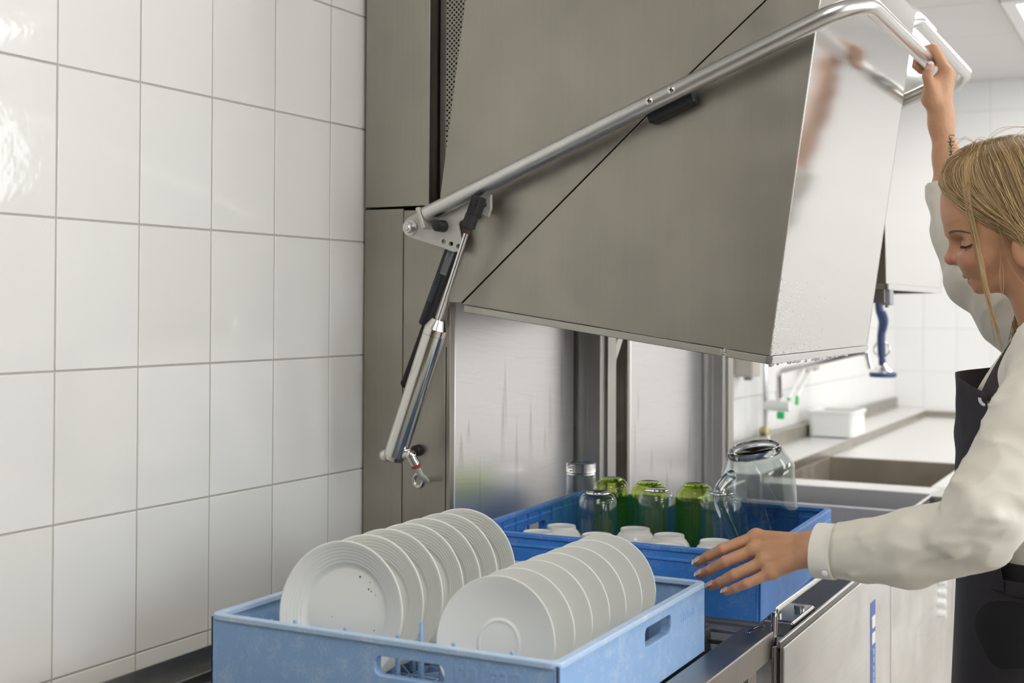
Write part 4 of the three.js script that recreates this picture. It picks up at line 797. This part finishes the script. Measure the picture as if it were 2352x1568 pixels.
const rightHand = handField(RH, (x, y, z, d, p) => {
  let f = smin(d, p, .006);
  f = smin(f, cap(x, y, z, [.936, 1.736, -.452], [.934, 1.772, -.462], .014, .011), .014);
  let t = cap(x, y, z, [.940, 1.732, -.440], [.9315, 1.7585, -.417], .0135, .0110); t = smin(t, cap(x, y, z, [.9315, 1.7585, -.417], [.9285, 1.7800, -.4035], .0108, .0090), .003); t = smin(t, cap(x, y, z, [.9285, 1.7800, -.4035], [.9335, 1.7985, -.4005], .0090, .0072), .003);
  t = smin(t, cap(x, y, z, [.934, 1.762, -.424], [.952, 1.781, -.440], .0085, .0085), .014);
  t = smin(t, sph(x, y, z, [.9275, 1.744, -.434], .0150), .018); t = smin(t, cap(x, y, z, [.9335, 1.773, -.428], [.950, 1.788, -.442], .0085, .0085), .012);
  f = smin(f, t, .010);
  f = smin(f, smin(cap(x, y, z, [.9425, 1.722, -.449], [.9420, 1.700, -.450], .0165, .0160), cap(x, y, z, [.9445, 1.718, -.466], [.9440, 1.700, -.466], .0150, .0155), .012), .016);
  f = smin(f, cap(x, y, z, [.9420, 1.702, -.4575], [.9525, 1.640, -.4565], .0195, .0215), .018);
  f = smin(f, cap(x, y, z, [.9525, 1.640, -.4565], [.9560, 1.575, -.450], .0215, .027), .018);
  f = smin(f, cap(x, y, z, [.9560, 1.575, -.450], [1.0, 1.418, -.42], .027, .033), .02);
  return f + .0004 * nz(x * 160, y * 160, z * 160);
});
function handColor(knuckles) { return (x, y, z) => { let k = 0; for (const q of knuckles) k = Math.max(k, smooth(.014, .003, hyp(x - q[0], y - q[1], z - q[2]))); let c = tone(SKIN, [.60, .34, .21], .25 + .3 * nz(x * 45, y * 45, z * 45)); return tone(c, [.58, .235, .16], .5 * k); }; }
// trunk and legs, under the clothes
const TR = (x, y, z) => { const q = (z - ZS) * .74 + ZS; let f = cap(x, y, q, [1.150, .93, ZS], [1.150, 1.20, ZS], .098, .100); f = smin(f, cap(x, y, z, [1.170, 1.295, .005], [1.155, 1.295, -.34], .046, .050), .06); return f; };
const LEG = (x, y, z) => { let f = 1e9; for (const s of [1, -1]) { f = Math.min(f, cap(x, y, z, [1.15, .90, ZS + s * .085], [1.135, .48, ZS + s * .095], .088, .058)); f = Math.min(f, cap(x, y, z, [1.135, .48, ZS + s * .095], [1.15, .06, ZS + s * .10], .056, .038)); } return f; };
const UPL = (x, y, z) => smin(cap(x, y, z, [1.098, 1.094, .167], [1.153, 1.205, .105], .034, .038), cap(x, y, z, [1.153, 1.205, .105], [1.184, 1.300, .015], .038, .042), .02);
const UPR = (x, y, z) => cap(x, y, z, [1.0, 1.418, -.42], [1.125, 1.34, -.345], .035, .046);
// ------------------------------------------------------------------ the woman
const PB = [1.14, 0, ZS];
const person = thing('person', 'blonde woman in cream blouse and dark apron holding the raised hood handle and blue crate', 'person', PB);
const pp = (n, g, m, l, parent = person) => { g.translate(-PB[0], 0, -PB[2]); return part(parent, n, g, m, l); };
M.skin = new THREE.MeshPhysicalMaterial({ vertexColors: true, roughness: .48, sheen: .25, sheenColor: new THREE.Color(.5, .3, .2), sheenRoughness: .5, specularIntensity: .8 });
{
  const bodyField = (x, y, z) => smin(smin(TR(x, y, z), LEG(x, y, z), .05), Math.min(UPL(x, y, z), UPR(x, y, z)), .03);
  const g = weldMerge([
    surfaceNet(headField, [.985, 1.315, -.262], [1.205, 1.645, -.078], .0023, headColor),
    surfaceNet(leftHand, [.66, .94, .07], [.935, 1.075, .178], .0020, handColor(LH.f.flatMap((q) => [q[0], q[1], q[2]]))),
    surfaceNet(rightHand, [.87, 1.395, -.525], [1.04, 1.858, -.375], .0021, handColor(RH.f.flatMap((q) => [q[0], q[1]]))),
    surfaceNet(leftArm, [.87, .99, .09], [1.14, 1.14, .215], .006, () => SKIN),
    surfaceNet(bodyField, [.98, .0, -.46], [1.28, 1.40, .22], .011, () => SKIN),
  ]);
  pp('body', g, M.skin);
}
// lashes, brow, nails, tattoo
M.lash = new THREE.MeshStandardMaterial({ color: new THREE.Color(.018, .012, .010), roughness: .7 });
M.brow = new THREE.MeshStandardMaterial({ color: new THREE.Color(.25, .15, .085), roughness: .8 });
M.nail = new THREE.MeshPhysicalMaterial({ color: new THREE.Color(.74, .47, .385), roughness: .15, clearcoat: .5 });
M.nailTip = new THREE.MeshPhysicalMaterial({ color: new THREE.Color(.85, .83, .80), roughness: .25, clearcoat: .5 });
M.ink = new THREE.MeshStandardMaterial({ color: new THREE.Color(.035, .05, .05), roughness: .7 });
{
  const lashes = [], brow = [];
  const lid = (t) => { const x = lerp(1.0258, 1.0440, t), y = 1.4668 - .0024 * Math.sin(Math.PI * Math.min(1, t * 1.05)) + .0012 * t; return [x, y, skinZ(x, y, .0003) - ZS]; };
  for (let i = 0; i <= 70; i++) {
    const t = i / 70, a = lid(t), len = lerp(.0045, .0088, smooth(0, .6, t)) * rr(.7, 1.1), fx = lerp(-.80, -.30, t) + rr(-.08, .08), fy = lerp(-.42, -.30, t), fz = lerp(.25, .75, t);
    const m = [a[0] + fx * len * .5, a[1] + fy * len * .62, a[2] + fz * len * .5], b = [a[0] + fx * len, a[1] + fy * len * .95, a[2] + fz * len];
    for (const s of [1, -1]) { const S3 = (p) => [p[0], p[1], ZS + s * p[2]]; lashes.push(rod(S3(a), S3(m), .0006, .0005, 4), rod(S3(m), S3(b), .0005, .0001, 4)); if (i < 70) lashes.push(rod(S3(a), S3(lid((i + 1) / 70)), .0009, .0009, 4)); }
  }
  for (let i = 0; i < 120; i++) { const t = rnd(), x = lerp(1.0045, 1.040, t), y = 1.4880 + .0022 * Math.sin(t * 3.14) - .0030 * t + rr(-.0019, .0019) * (1 - .65 * t); const x2 = x + .005, y2 = y + .0012 - t * .002; const z = skinZ(x, y, .0002), z2 = skinZ(x2, y2, .0003); for (const s of [1, -1]) brow.push(rod([x, y, ZS + s * (z - ZS)], [x2, y2, ZS + s * (z2 - ZS)], .00028, .00015, 3)); }
  pp('eyelashes', merge(lashes), M.lash); pp('eyebrows', merge(brow), M.brow);
  const nail = (tip, prev, up, len, wid, name = 'nail') => {
    const u = V(tip[0] - prev[0], tip[1] - prev[1], tip[2] - prev[2]).normalize(), n = V(...up); n.addScaledVector(u, -n.dot(u)).normalize(); const w = u.clone().cross(n);
    const mk = (off, l, wd, th, hgt) => { const g = new THREE.SphereGeometry(1, 16, 12); g.applyMatrix4(new THREE.Matrix4().makeBasis(u.clone().multiplyScalar(l), n.clone().multiplyScalar(th), w.clone().multiplyScalar(wd)).setPosition(tip[0] + u.x * off + n.x * hgt, tip[1] + u.y * off + n.y * hgt, tip[2] + u.z * off + n.z * hgt)); return g; };
    const m = pp(name, mk(-.0040, len, wid, .0016, tip[3] * .90), M.nail); const t2 = mk(-.0040 + len * .92, len * .42, wid * .86, .0013, tip[3] * .84); pp('nail_tip', t2, M.nailTip, 'white nail edge', m);
    m.children[0].position.set(0, 0, 0);
  };
  LH.f.forEach((q, i) => nail(q[3], q[2], [-.42, .66, .62], i === 3 ? .0076 : .0092, i === 3 ? .0048 : .0056));
  nail([.9335, 1.7985, -.4005, .0072], [.9285, 1.78, -.4035], [.15, .1, 1], .0080, .0058);
  const ink = []; const F = (x, y) => { let z = -.40; for (let i = 0; i < 60 && z > -.445; i++) { const d = rightHand(x, y, z); if (d < .0002) break; z -= Math.max(d * .8, .0003); } return [x, y, z]; };
  const seg = (pts, r) => { for (let i = 0; i < pts.length - 1; i++) ink.push(rod(F(...pts[i]), F(...pts[i + 1]), r, r, 6)); };
  const loop = []; for (let i = 0; i <= 9; i++) loop.push([.9625 + (.0052 - i * .0003) * Math.cos(.4 + i * .55), 1.6755 + (.0046 - i * .0003) * Math.sin(.4 + i * .55)]);
  seg(loop, .0007); seg([[.9590, 1.6725], [.9625, 1.6690], [.9610, 1.6640], [.9632, 1.658], [.9626, 1.650], [.9648, 1.641], [.9645, 1.632], [.9662, 1.622]], .0013); for (const [x, y, w] of [[.962, 1.666, .005], [.9628, 1.660, .0035], [.9635, 1.654, .004], [.9632, 1.648, .003], [.9642, 1.642, .0042], [.9648, 1.635, .003], [.9655, 1.628, .0036]]) seg([[x - w, y + .001], [x, y - .0006], [x + w, y + .0012]], .0010);
  pp('tattoo', merge(ink), M.ink, 'small dark ink motif on the forearm');
}
// ------------------------------------------------------------------ clothes
const weave = dataTex(256, 256, (u, v) => [.5 + .25 * Math.sin(u * 402) + .25 * Math.sin(v * 402)]);
M.blouse = new THREE.MeshPhysicalMaterial({ color: new THREE.Color(.70, .66, .57), roughness: .62, sheen: .4, sheenColor: new THREE.Color(.9, .88, .82), sheenRoughness: .4, bumpMap: weave, bumpScale: .00003 });
M.cuff = new THREE.MeshPhysicalMaterial({ color: new THREE.Color(.74, .71, .63), roughness: .6, bumpMap: weave, bumpScale: .00003 });
M.apron = new THREE.MeshPhysicalMaterial({ color: new THREE.Color(.026, .023, .027), roughness: .8, sheen: .35, sheenColor: new THREE.Color(.2, .18, .2), bumpMap: weave, bumpScale: .00006, side: THREE.DoubleSide });
M.trousers = new THREE.MeshPhysicalMaterial({ color: new THREE.Color(.012, .011, .012), roughness: .85 });
M.shoe = new THREE.MeshStandardMaterial({ color: new THREE.Color(.015, .015, .015), roughness: .4 });
{
  const ridge = (x, y, z, s) => 1 - 2 * Math.abs(nz(x * s, y * s * 1.2, z * s));
  const sleeveL = (x, y, z) => {
    let f = cap(x, y, z, [.893, 1.032, .141], [1.000, 1.047, .155], .0385, .0445); f = smin(f, cap(x, y, z, [1.000, 1.047, .155], [1.088, 1.083, .165], .0445, .050), .02); f = smax(f, .8975 - x, .004);
    f = smin(f, cap(x, y, z, [1.100, 1.108, .170], [1.153, 1.205, .105], .052, .054), .008); f = smin(f, cap(x, y, z, [1.153, 1.205, .105], [1.184, 1.305, .020], .054, .062), .03);
    f = smin(f, cap(x, y, z, [1.082, 1.116, .176], [1.125, 1.150, .160], .027, .034), .014);
    f = smin(f, cap(x, y, z, [.905, 1.0530, .1735], [1.055, 1.0880, .1990], .0030, .0035), .005);     // long fold over the forearm
    f = smin(f, cap(x, y, z, [.930, 1.0080, .1740], [1.075, 1.0640, .2110], .0035, .0045), .008);
    f = smin(f, cap(x, y, z, [1.045, 1.072, .205], [1.085, 1.125, .212], .006, .008), .014);   // gathers at the elbow
    f = smin(f, cap(x, y, z, [1.065, 1.060, .215], [1.115, 1.112, .222], .006, .006), .012);
    f = smin(f, cap(x, y, z, [1.098, 1.165, .172], [1.150, 1.240, .135], .006, .006), .02);
    f = smin(f, cap(x, y, z, [1.115, 1.240, .115], [1.150, 1.130, .190], .006, .006), .02);
    return f - .0034 * ridge(x, y, z, 13) * smooth(.91, 1.0, x) - .0035 * ridge(x * .45, y + 2, z, 24) * smooth(.90, .95, x) - .0012 * nz(x * 40, y * 40, z * 40);
  };
  const sleeveR = (x, y, z) => {
    let f = cap(x, y, z, [.9490, 1.585, -.450], [.9690, 1.500, -.441], .0330, .0350); f = smin(f, cap(x, y, z, [.9690, 1.500, -.441], [1.002, 1.418, -.420], .0350, .0440), .02); f = smin(f, cap(x, y, z, [1.006, 1.418, -.418], [1.080, 1.372, -.38], .043, .056), .02); f = smin(f, cap(x, y, z, [1.080, 1.372, -.38], [1.135, 1.34, -.335], .056, .066), .03);
    f = smin(f, cap(x, y, z, [1.055, 1.345, -.375], [1.115, 1.315, -.34], .030, .045), .03);
    f = Math.max(f, y - 1.600 - (x - .95) * .25);
    f = smin(f, cap(x, y, z, [.935, 1.560, -.424], [.962, 1.470, -.412], .004, .005), .012); f = smin(f, cap(x, y, z, [.962, 1.545, -.415], [.985, 1.455, -.388], .004, .005), .012); f = smin(f, cap(x, y, z, [.97, 1.43, -.40], [1.02, 1.395, -.375], .006, .005), .014);
    return f - .0026 * ridge(x + 3, y, z, 15) * smooth(1.60, 1.56, y) - .001 * nz(x * 40, y * 40, z * 40);
  };
  const trunk = (x, y, z) => { let f = TR(x, y, z) - .012; f = Math.max(f, .965 - y); f = smax(f, -cap(x, y, z, [1.09, 1.42, ZS], [1.172, 1.335, ZS], .055, .050), .01); return f - .003 * ridge(x, y, z + 5, 11); };
  const blouse = (x, y, z) => { const a = sleeveL(x, y, z), b = sleeveR(x, y, z), c = trunk(x, y, z); return smin(smin(a, c, .025), b, .025); };
  const g = surfaceNet(blouse, [.84, .88, -.51], [1.30, 1.63, .262], .0052);
  const bl = pp('blouse', weldMerge([g]), M.blouse);
  // shirt collar behind the neck
  { const c = []; for (let i = 0; i <= 24; i++) { const a = lerp(-2.6, 2.6, i / 24); c.push([1.166 + .062 * Math.cos(a), 1.345 + .012 * Math.cos(a) - .0, ZS + .066 * Math.sin(a)]); }
    pp('collar', merge([tube(c, .011, 60, 10)]), M.blouse); }
  // cuff with a button
  const ax = V(.0255, .0006, .0022).normalize(), up = V(.53, -.59, .61), n = V(); up.addScaledVector(ax, -up.dot(ax)).normalize(); n.copy(up).cross(ax);
  const cg = lathe([[.80, -.0125], [.96, -.0135], [1, -.0120], [1.01, .0150], [.99, .0185], [.80, .0180], [.80, -.0125]], 48);
  cg.applyMatrix4(new THREE.Matrix4().makeBasis(up.clone().multiplyScalar(.0405), ax, n.clone().multiplyScalar(.0330)).setPosition(.8830, 1.0310, .1400));
  const cu = pp('cuff', cg, M.cuff, 'flat cream cuff');
  const bt = ball([0, 0, 0], .0048, [1, .35, 1], 14); bt.applyQuaternion(new THREE.Quaternion().setFromUnitVectors(V(0, 1, 0), V(0, -.35, .93).normalize())); bt.translate(.8905, 1.0064, .1752); pp('button', bt, M.button, 'small shiny button', cu);
  // apron bib: a soft sheet standing off the chest, straps, buckle and skirt
  const sheet = (fn, nu, nv, th) => { const pos = [], uv = [], idx = []; for (let s = 0; s < 2; s++) for (let j = 0; j <= nv; j++) for (let i = 0; i <= nu; i++) { const u = i / nu, v = j / nv, p = fn(u, v), a = fn(u + .01, v), b = fn(u, v + .01); const t = V(...a).sub(V(...p)), w = V(...b).sub(V(...p)), m = t.cross(w).normalize().multiplyScalar(s ? th : 0); pos.push(p[0] + m.x, p[1] + m.y, p[2] + m.z); uv.push(u * .3, v * .3); }
    const N = (nu + 1) * (nv + 1), q = (s, i, j) => s * N + j * (nu + 1) + i;
    for (let j = 0; j < nv; j++) for (let i = 0; i < nu; i++) { idx.push(q(0, i, j), q(0, i, j + 1), q(0, i + 1, j), q(0, i + 1, j), q(0, i, j + 1), q(0, i + 1, j + 1)); idx.push(q(1, i, j), q(1, i + 1, j), q(1, i, j + 1), q(1, i + 1, j), q(1, i + 1, j + 1), q(1, i, j + 1)); }
    const rim = (a, b) => idx.push(a[0], b[0], a[1], a[1], b[0], b[1]); for (let i = 0; i < nu; i++) { rim([q(0, i, 0), q(1, i, 0)], [q(0, i + 1, 0), q(1, i + 1, 0)]); rim([q(0, i + 1, nv), q(1, i + 1, nv)], [q(0, i, nv), q(1, i, nv)]); } for (let j = 0; j < nv; j++) { rim([q(0, 0, j + 1), q(1, 0, j + 1)], [q(0, 0, j), q(1, 0, j)]); rim([q(0, nu, j), q(1, nu, j)], [q(0, nu, j + 1), q(1, nu, j + 1)]); }
    const g2 = new THREE.BufferGeometry(); g2.setAttribute('position', new THREE.Float32BufferAttribute(pos, 3)); g2.setAttribute('uv', new THREE.Float32BufferAttribute(uv, 2)); g2.setIndex(idx); g2.computeVertexNormals(); return g2; };
  const ap = new THREE.Group(); ap.name = 'apron'; person.add(ap);
  const bib = (u, v) => { const a = lerp(1, -1, u), y = lerp(.97, 1.272, v); const zz = ZS + .004 + a * lerp(.165, .128, v); const front = lerp(1.028, 1.013, smooth(0, .35, v)); const x = front + Math.pow(Math.abs(a), 2.3) * lerp(.072, .060, v) + .0035 * nz(a * 3, y * 16, 1) + .002 * nz(a * 8, y * 30, 4); return [x, y - v * v * .020 * Math.pow(Math.abs(a), 2) * (a > 0 ? 1.25 : -.25), zz]; };
  pp('bib', sheet(bib, 40, 40, .0016), M.apron, null, ap);
  const skirt = (u, v) => { const a = lerp(1.9, -1.9, u), y = lerp(.42, .985, v); const r1 = lerp(.160, .140, v), r2 = lerp(.215, .172, v), k = 1 + .03 * Math.sin(a * 9 + v * 2) * (1 - v); return [1.155 - Math.cos(a) * r1 * k, y, ZS + .003 + Math.sin(a) * r2 * k]; };
  pp('skirt', sheet(skirt, 60, 30, .002), M.apron, null, ap);
  const ribbon = (pts, w, nrm, th = .0016) => { const c = new THREE.CatmullRomCurve3(pts.map((p) => V(...p))); return sheet((u, v) => { const t = clamp(v, 0, 1), p = c.getPoint(t), T = c.getTangent(t), N = V(...nrm), B = T.clone().cross(N).normalize(); return [p.x + B.x * w * (u - .5), p.y + B.y * w * (u - .5), p.z + B.z * w * (u - .5)]; }, 4, 30, th); };
  const st = pp('strap', ribbon([[1.074, 1.236, -.050], [1.080, 1.256, -.060], [1.092, 1.284, -.078], [1.110, 1.316, -.095], [1.140, 1.355, -.105], [1.185, 1.375, -.12], [1.215, 1.36, -.15]], .030, [-.45, .5, .74]), M.apron, null, ap);
  pp('strap', ribbon([[1.064, 1.268, -.286], [1.078, 1.292, -.275], [1.098, 1.322, -.258], [1.140, 1.358, -.238], [1.185, 1.377, -.215], [1.215, 1.36, -.19]], .028, [-.6, .5, -.55]), M.apron, null, ap);
  const hk = new THREE.TorusGeometry(.0095, .0024, 10, 26, Math.PI * 1.15); hk.rotateZ(Math.PI * .95); hk.rotateY(.35); hk.translate(1.0735, 1.2395, -.0405); pp('buckle', hk, M.whitePlastic, 'white plastic strap hook', ap);
  pp('ties', ribbon([[1.10, .975, -.008], [1.15, .978, .018], [1.21, .98, -.03], [1.235, .98, -.12]], .02, [0, 0, 1]), M.apron, null, ap);
  const tr = surfaceNet((x, y, z) => Math.max(smin(LEG(x, y, z) - .012, Math.max(TR(x, y, z) - .021, y - 1.005), .04), .045 - y), [.99, .02, -.42], [1.30, 1.02, .08], .010); pp('trousers', weldMerge([tr]), M.trousers);
  for (const s of [1, -1]) { const g2 = surfaceNet((x, y, z) => smax(smin(ell(x, y, z, [1.06, .035, ZS + s * .10], [.075, .045, .042]), ell(x, y, z, [1.145, .045, ZS + s * .10], [.062, .055, .038]), .04), .003 - y, .006), [.97, -.01, ZS + s * .10 - .06], [1.22, .12, ZS + s * .10 + .06], .006); pp('shoe', weldMerge([g2]), M.shoe); }
}
// ------------------------------------------------------------------ hair
{
  const hairCap = (x, y, Z) => {
    const z = Z - ZS; let f = ell(x, y, z, [1.094, 1.538, 0], [.1065, .0985, .0810]); f = smin(f, sph(x, y, z, [1.0335, 1.5775, 0], .0415), .03);
    f = smin(f, cap(x, y, z, [1.165, 1.50, 0], [1.205, 1.36, 0], .062, .050), .03);
    const L = table(x, [[.985, 1.560], [1.002, 1.553], [1.026, 1.532], [1.050, 1.514], [1.080, 1.496], [1.115, 1.474], [1.15, 1.44], [1.19, 1.30]]);
    return smax(f, (L - y) * .8, .006) + .0012 * nz(x * 55, y * 55, z * 20);
  };
  const base = surfaceNet(hairCap, [.98, 1.29, -.262], [1.27, 1.65, -.078], .0036, (x, y, Z) => { const k = .5 + .5 * nz(x * 90 + y * 40, y * 12, Z * 90); return tone([.17, .10, .042], [.36, .235, .105], k); });
  const hairZ = (x, y) => { let z = ZS + .10; for (let i = 0; i < 50; i++) { const d = Math.min(hairCap(x, y, z), headField(x, y, z)); if (d < .0004) break; z -= Math.max(d * .75, .0005); if (z < ZS + .002) return null; } return z; };
  const GUIDE = [
    [[1.026, 1.611], [1.006, 1.603], [.9945, 1.589], [.9900, 1.573], [.9915, 1.561], [1.002, 1.5495], [1.018, 1.5375], [1.037, 1.5225], [1.059, 1.505], [1.087, 1.488]],
    [[1.030, 1.609], [1.010, 1.601], [.9990, 1.583], [1.0015, 1.561], [1.018, 1.541], [1.037, 1.525], [1.059, 1.508], [1.087, 1.491], [1.120, 1.470], [1.15, 1.44]],
    [[1.040, 1.612], [1.026, 1.600], [1.018, 1.580], [1.024, 1.556], [1.042, 1.534], [1.064, 1.515], [1.090, 1.496], [1.116, 1.476], [1.140, 1.45], [1.165, 1.41]],
    [[1.050, 1.617], [1.048, 1.600], [1.051, 1.578], [1.061, 1.552], [1.076, 1.528], [1.093, 1.506], [1.111, 1.484], [1.130, 1.46], [1.150, 1.43], [1.172, 1.38]],
    [[1.064, 1.623], [1.071, 1.603], [1.081, 1.578], [1.093, 1.550], [1.105, 1.522], [1.118, 1.494], [1.132, 1.466], [1.147, 1.436], [1.162, 1.40], [1.180, 1.35]],
    [[1.085, 1.629], [1.097, 1.606], [1.110, 1.578], [1.121, 1.547], [1.132, 1.515], [1.143, 1.483], [1.154, 1.45], [1.166, 1.415], [1.178, 1.38], [1.192, 1.33]],
    [[1.115, 1.634], [1.132, 1.612], [1.146, 1.582], [1.158, 1.548], [1.168, 1.512], [1.177, 1.475], [1.186, 1.438], [1.196, 1.40], [1.205, 1.36], [1.215, 1.31]],
    [[1.150, 1.622], [1.170, 1.596], [1.184, 1.565], [1.193, 1.53], [1.199, 1.495], [1.206, 1.46], [1.214, 1.42], [1.223, 1.385], [1.231, 1.35], [1.238, 1.30]],
    [[1.178, 1.598], [1.195, 1.570], [1.205, 1.54], [1.212, 1.505], [1.219, 1.47], [1.227, 1.43], [1.235, 1.39], [1.243, 1.355], [1.249, 1.325], [1.252, 1.29]],
  ];
  const topY = (x) => { let y = 1.66; while (y > 1.5 && hairCap(x, y, ZS + .003) > 0) y -= .0015; return y; };
  const geos = [], C0 = [.60, .43, .225], C1 = [.31, .195, .085], C2 = [.125, .072, .032];
  const strand = (pts, r0, r1, c) => { const cv = new THREE.CatmullRomCurve3(pts.map((p) => V(...p))), g = new THREE.TubeGeometry(cv, pts.length * 2 + 2, r0, 4, false); const p = g.attributes.position, n = pts.length * 2 + 3, col = new Float32Array(p.count * 3);
    for (let i = 0; i < n; i++) { const t = i / (n - 1), q = cv.getPoint(t), s = lerp(1, r1 / r0, t * t) * (i === n - 1 ? .2 : 1); for (let k = 0; k < 5; k++) { const o = i * 5 + k; p.setXYZ(o, q.x + (p.getX(o) - q.x) * s, q.y + (p.getY(o) - q.y) * s, q.z + (p.getZ(o) - q.z) * s); const m = tone(c, C0, .35 * t); col.set(m, o * 3); } }
    g.setAttribute('color', new THREE.BufferAttribute(col, 3)); geos.push(g); };
  const pick = (cl = 0) => { const q = rnd() * .55 + .45 * clamp(.5 + 1.1 * nz(cl * 3.1, 9.3), 0, 1); return q < .3 ? tone(C0, C1, rnd() * .5) : q < .68 ? tone(C1, C2, rnd() * .6) : tone(C2, C1, rnd() * .4); };
  for (let s = 0; s < 2; s++) for (let i = 0; i < (s ? 500 : 2700); i++) {
    const a = Math.pow(rnd(), s ? 1 : 1.15) * (GUIDE.length - 1.001), k = a | 0, t = a - k, end = 6 + Math.floor(rnd() * 5), j0 = rnd() < .2 ? 1 : 0, cl = Math.floor(a * 26), dx = rr(-.002, .002) + .0055 * nz(cl * 1.7, 2.2), dy = rr(-.002, .002) + .0055 * nz(cl * 1.7, 7.2), lift = rr(.0002, .0030) + .0028 * Math.max(0, nz(cl * 2.3, .4)), wob = rr(-.0022, .0022) + .005 * nz(cl * .9, 4.4), ph = cl * 1.3 + rnd() * .7, pts = []; let zl = null;
    if (!j0) { const A = GUIDE[k][0], B = GUIDE[k + 1][0], x0 = lerp(A[0], B[0], t) + dx, y0 = lerp(A[1], B[1], t), ty = topY(x0 + .004); const side = s ? -1 : 1; pts.push([x0 + .006, ty + lift * .8, ZS + side * rr(-.004, .006)]); for (const q of [.30, .68]) { const y = lerp(ty, y0, q), x = x0 + .006 * (1 - q); const z = hairZ(x, y); if (z !== null && z > ZS + .008) { pts.push([x, y + lift * .5, s ? 2 * ZS - z - lift : z + lift]); zl = z; } } }
    for (let n = j0; n < Math.min(end, 10); n++) { const A = GUIDE[k][n], B = GUIDE[k + 1][n], x = lerp(A[0], B[0], t) + dx * (.3 + n * .12) + wob * Math.sin(n * .8 + ph), y = lerp(A[1], B[1], t) + dy * (.3 + n * .12);
      let z = hairZ(x, y); if (z === null) z = zl === null ? ZS + .004 : zl + .001; if (zl !== null && z < zl - .014) z = zl - .014; zl = z; pts.push([x, y, s ? 2 * ZS - z - lift : z + lift]); }
    if (pts.length > 3) strand(pts, rr(.00045, .0009), .0003, pick(cl));
  }
  // looser hairs lying over the rest
  for (let i = 0; i < 170; i++) { const a = rnd() * (GUIDE.length - 1.001), k = a | 0, t = a - k, st = Math.floor(rnd() * 4), pts = [], ox = rr(-.009, .009), oy = rr(-.006, .006), lf = rr(.003, .009), ph = rnd() * 6; for (let n = st; n < Math.min(10, st + 6); n++) { const A = GUIDE[k][n], B = GUIDE[k + 1][n], x = lerp(A[0], B[0], t) + ox + .003 * Math.sin(n + ph), y = lerp(A[1], B[1], t) + oy; const z = hairZ(x, y); if (z !== null && z > ZS + .02) pts.push([x, y, z + lf * Math.sin((n - st + .4) / 6.4 * Math.PI)]); } if (pts.length > 3) strand(pts, .0005, .0002, rnd() < .6 ? C0 : tone(C0, C1, rnd())); }
  // the long lock that falls in front of the cheek, and a few loose hairs
  const LOCK = [[1.044, 1.622], [1.037, 1.590], [1.0365, 1.565], [1.040, 1.535], [1.046, 1.497], [1.054, 1.457], [1.0615, 1.417], [1.068, 1.385], [1.075, 1.357], [1.081, 1.332]];
  for (let i = 0; i < 110; i++) { const u = (rnd() + rnd() + rnd() - 1.5) * .8, n = 6 + Math.floor(rnd() * 5), ph = rnd() * 6, pts = [], w = u * .0062; for (let j = 0; j < n; j++) { const p = LOCK[j], wid = 1 + (j < 4 ? .5 * (4 - j) / 4 : 0) - j * .06, x = p[0] + w * wid + .0012 * Math.sin(j * 1.1 + ph), y = p[1]; const hz = Math.max(hairZ(x, Math.max(y, 1.36)) ?? ZS, skinZ(x, y)); const z = j < 3 ? hz + .004 : Math.max(hz + .005, ZS + .066 - (j > 6 ? (j - 6) * .002 : 0)); pts.push([x, y, z + rr(-.0026, .0022)]); } strand(pts, rr(.0004, .0008), .0002, rnd() < .7 ? tone([.58, .41, .19], C1, rnd()) : C0); }
  const loose = [[[1.03, 1.612], [1.012, 1.618], [.998, 1.600], [.994, 1.575], [.999, 1.556]], [[1.05, 1.618], [1.034, 1.632], [1.018, 1.626], [1.006, 1.606]], [[1.04, 1.613], [1.045, 1.632], [1.060, 1.630], [1.075, 1.618]], [[1.090, 1.49], [1.094, 1.455], [1.104, 1.43], [1.120, 1.405]], [[1.084, 1.50], [1.085, 1.46], [1.087, 1.42], [1.092, 1.38]], [[1.07, 1.38], [1.079, 1.35], [1.084, 1.318], [1.088, 1.295]], [[1.075, 1.37], [1.080, 1.34], [1.090, 1.31], [1.097, 1.30]], [[1.066, 1.40], [1.070, 1.37], [1.074, 1.34], [1.079, 1.315]], [[1.11, 1.63], [1.13, 1.645], [1.15, 1.64], [1.17, 1.62]], [[1.06, 1.62], [1.08, 1.640], [1.11, 1.645], [1.14, 1.640]]];
  for (const l of loose) for (let i = 0; i < 3; i++) strand(l.map(([x, y], j) => [x + rr(-.003, .003), y + rr(-.003, .003), ZS + .045 + rr(-.02, .02) + (y < 1.55 ? .03 : 0)]), .0003, .00015, tone(C0, C1, rnd()));
  // ends lying on the far shoulder, seen under the chin
  for (let i = 0; i < 60; i++) { const u = rr(0, 1); strand([[1.13 + u * .03, 1.43, ZS - .055], [1.105 + u * .03, 1.39, ZS - .062], [1.088 + u * .035, 1.35, ZS - .07 + u * .02], [1.082 + u * .04 + rr(-.004, .004), 1.305 + u * .02 + rr(-.02, .01), ZS - .06]].map((p) => [p[0] + rr(-.003, .003), p[1], p[2] + rr(-.004, .004)]), .0008, .0003, pick()); }
  M.hair = new THREE.MeshPhysicalMaterial({ vertexColors: true, roughness: .42, specularIntensity: .6 });
  M.hairBase = new THREE.MeshStandardMaterial({ vertexColors: true, roughness: .9 });
  const hm = pp('hair', weldMerge([base]), M.hairBase); const sg = mergeGeometries(geos); const sm = pp('strands', sg, M.hair, null, hm); sm.userData.kind = 'stuff';
}
renderer.render(scene, camera);
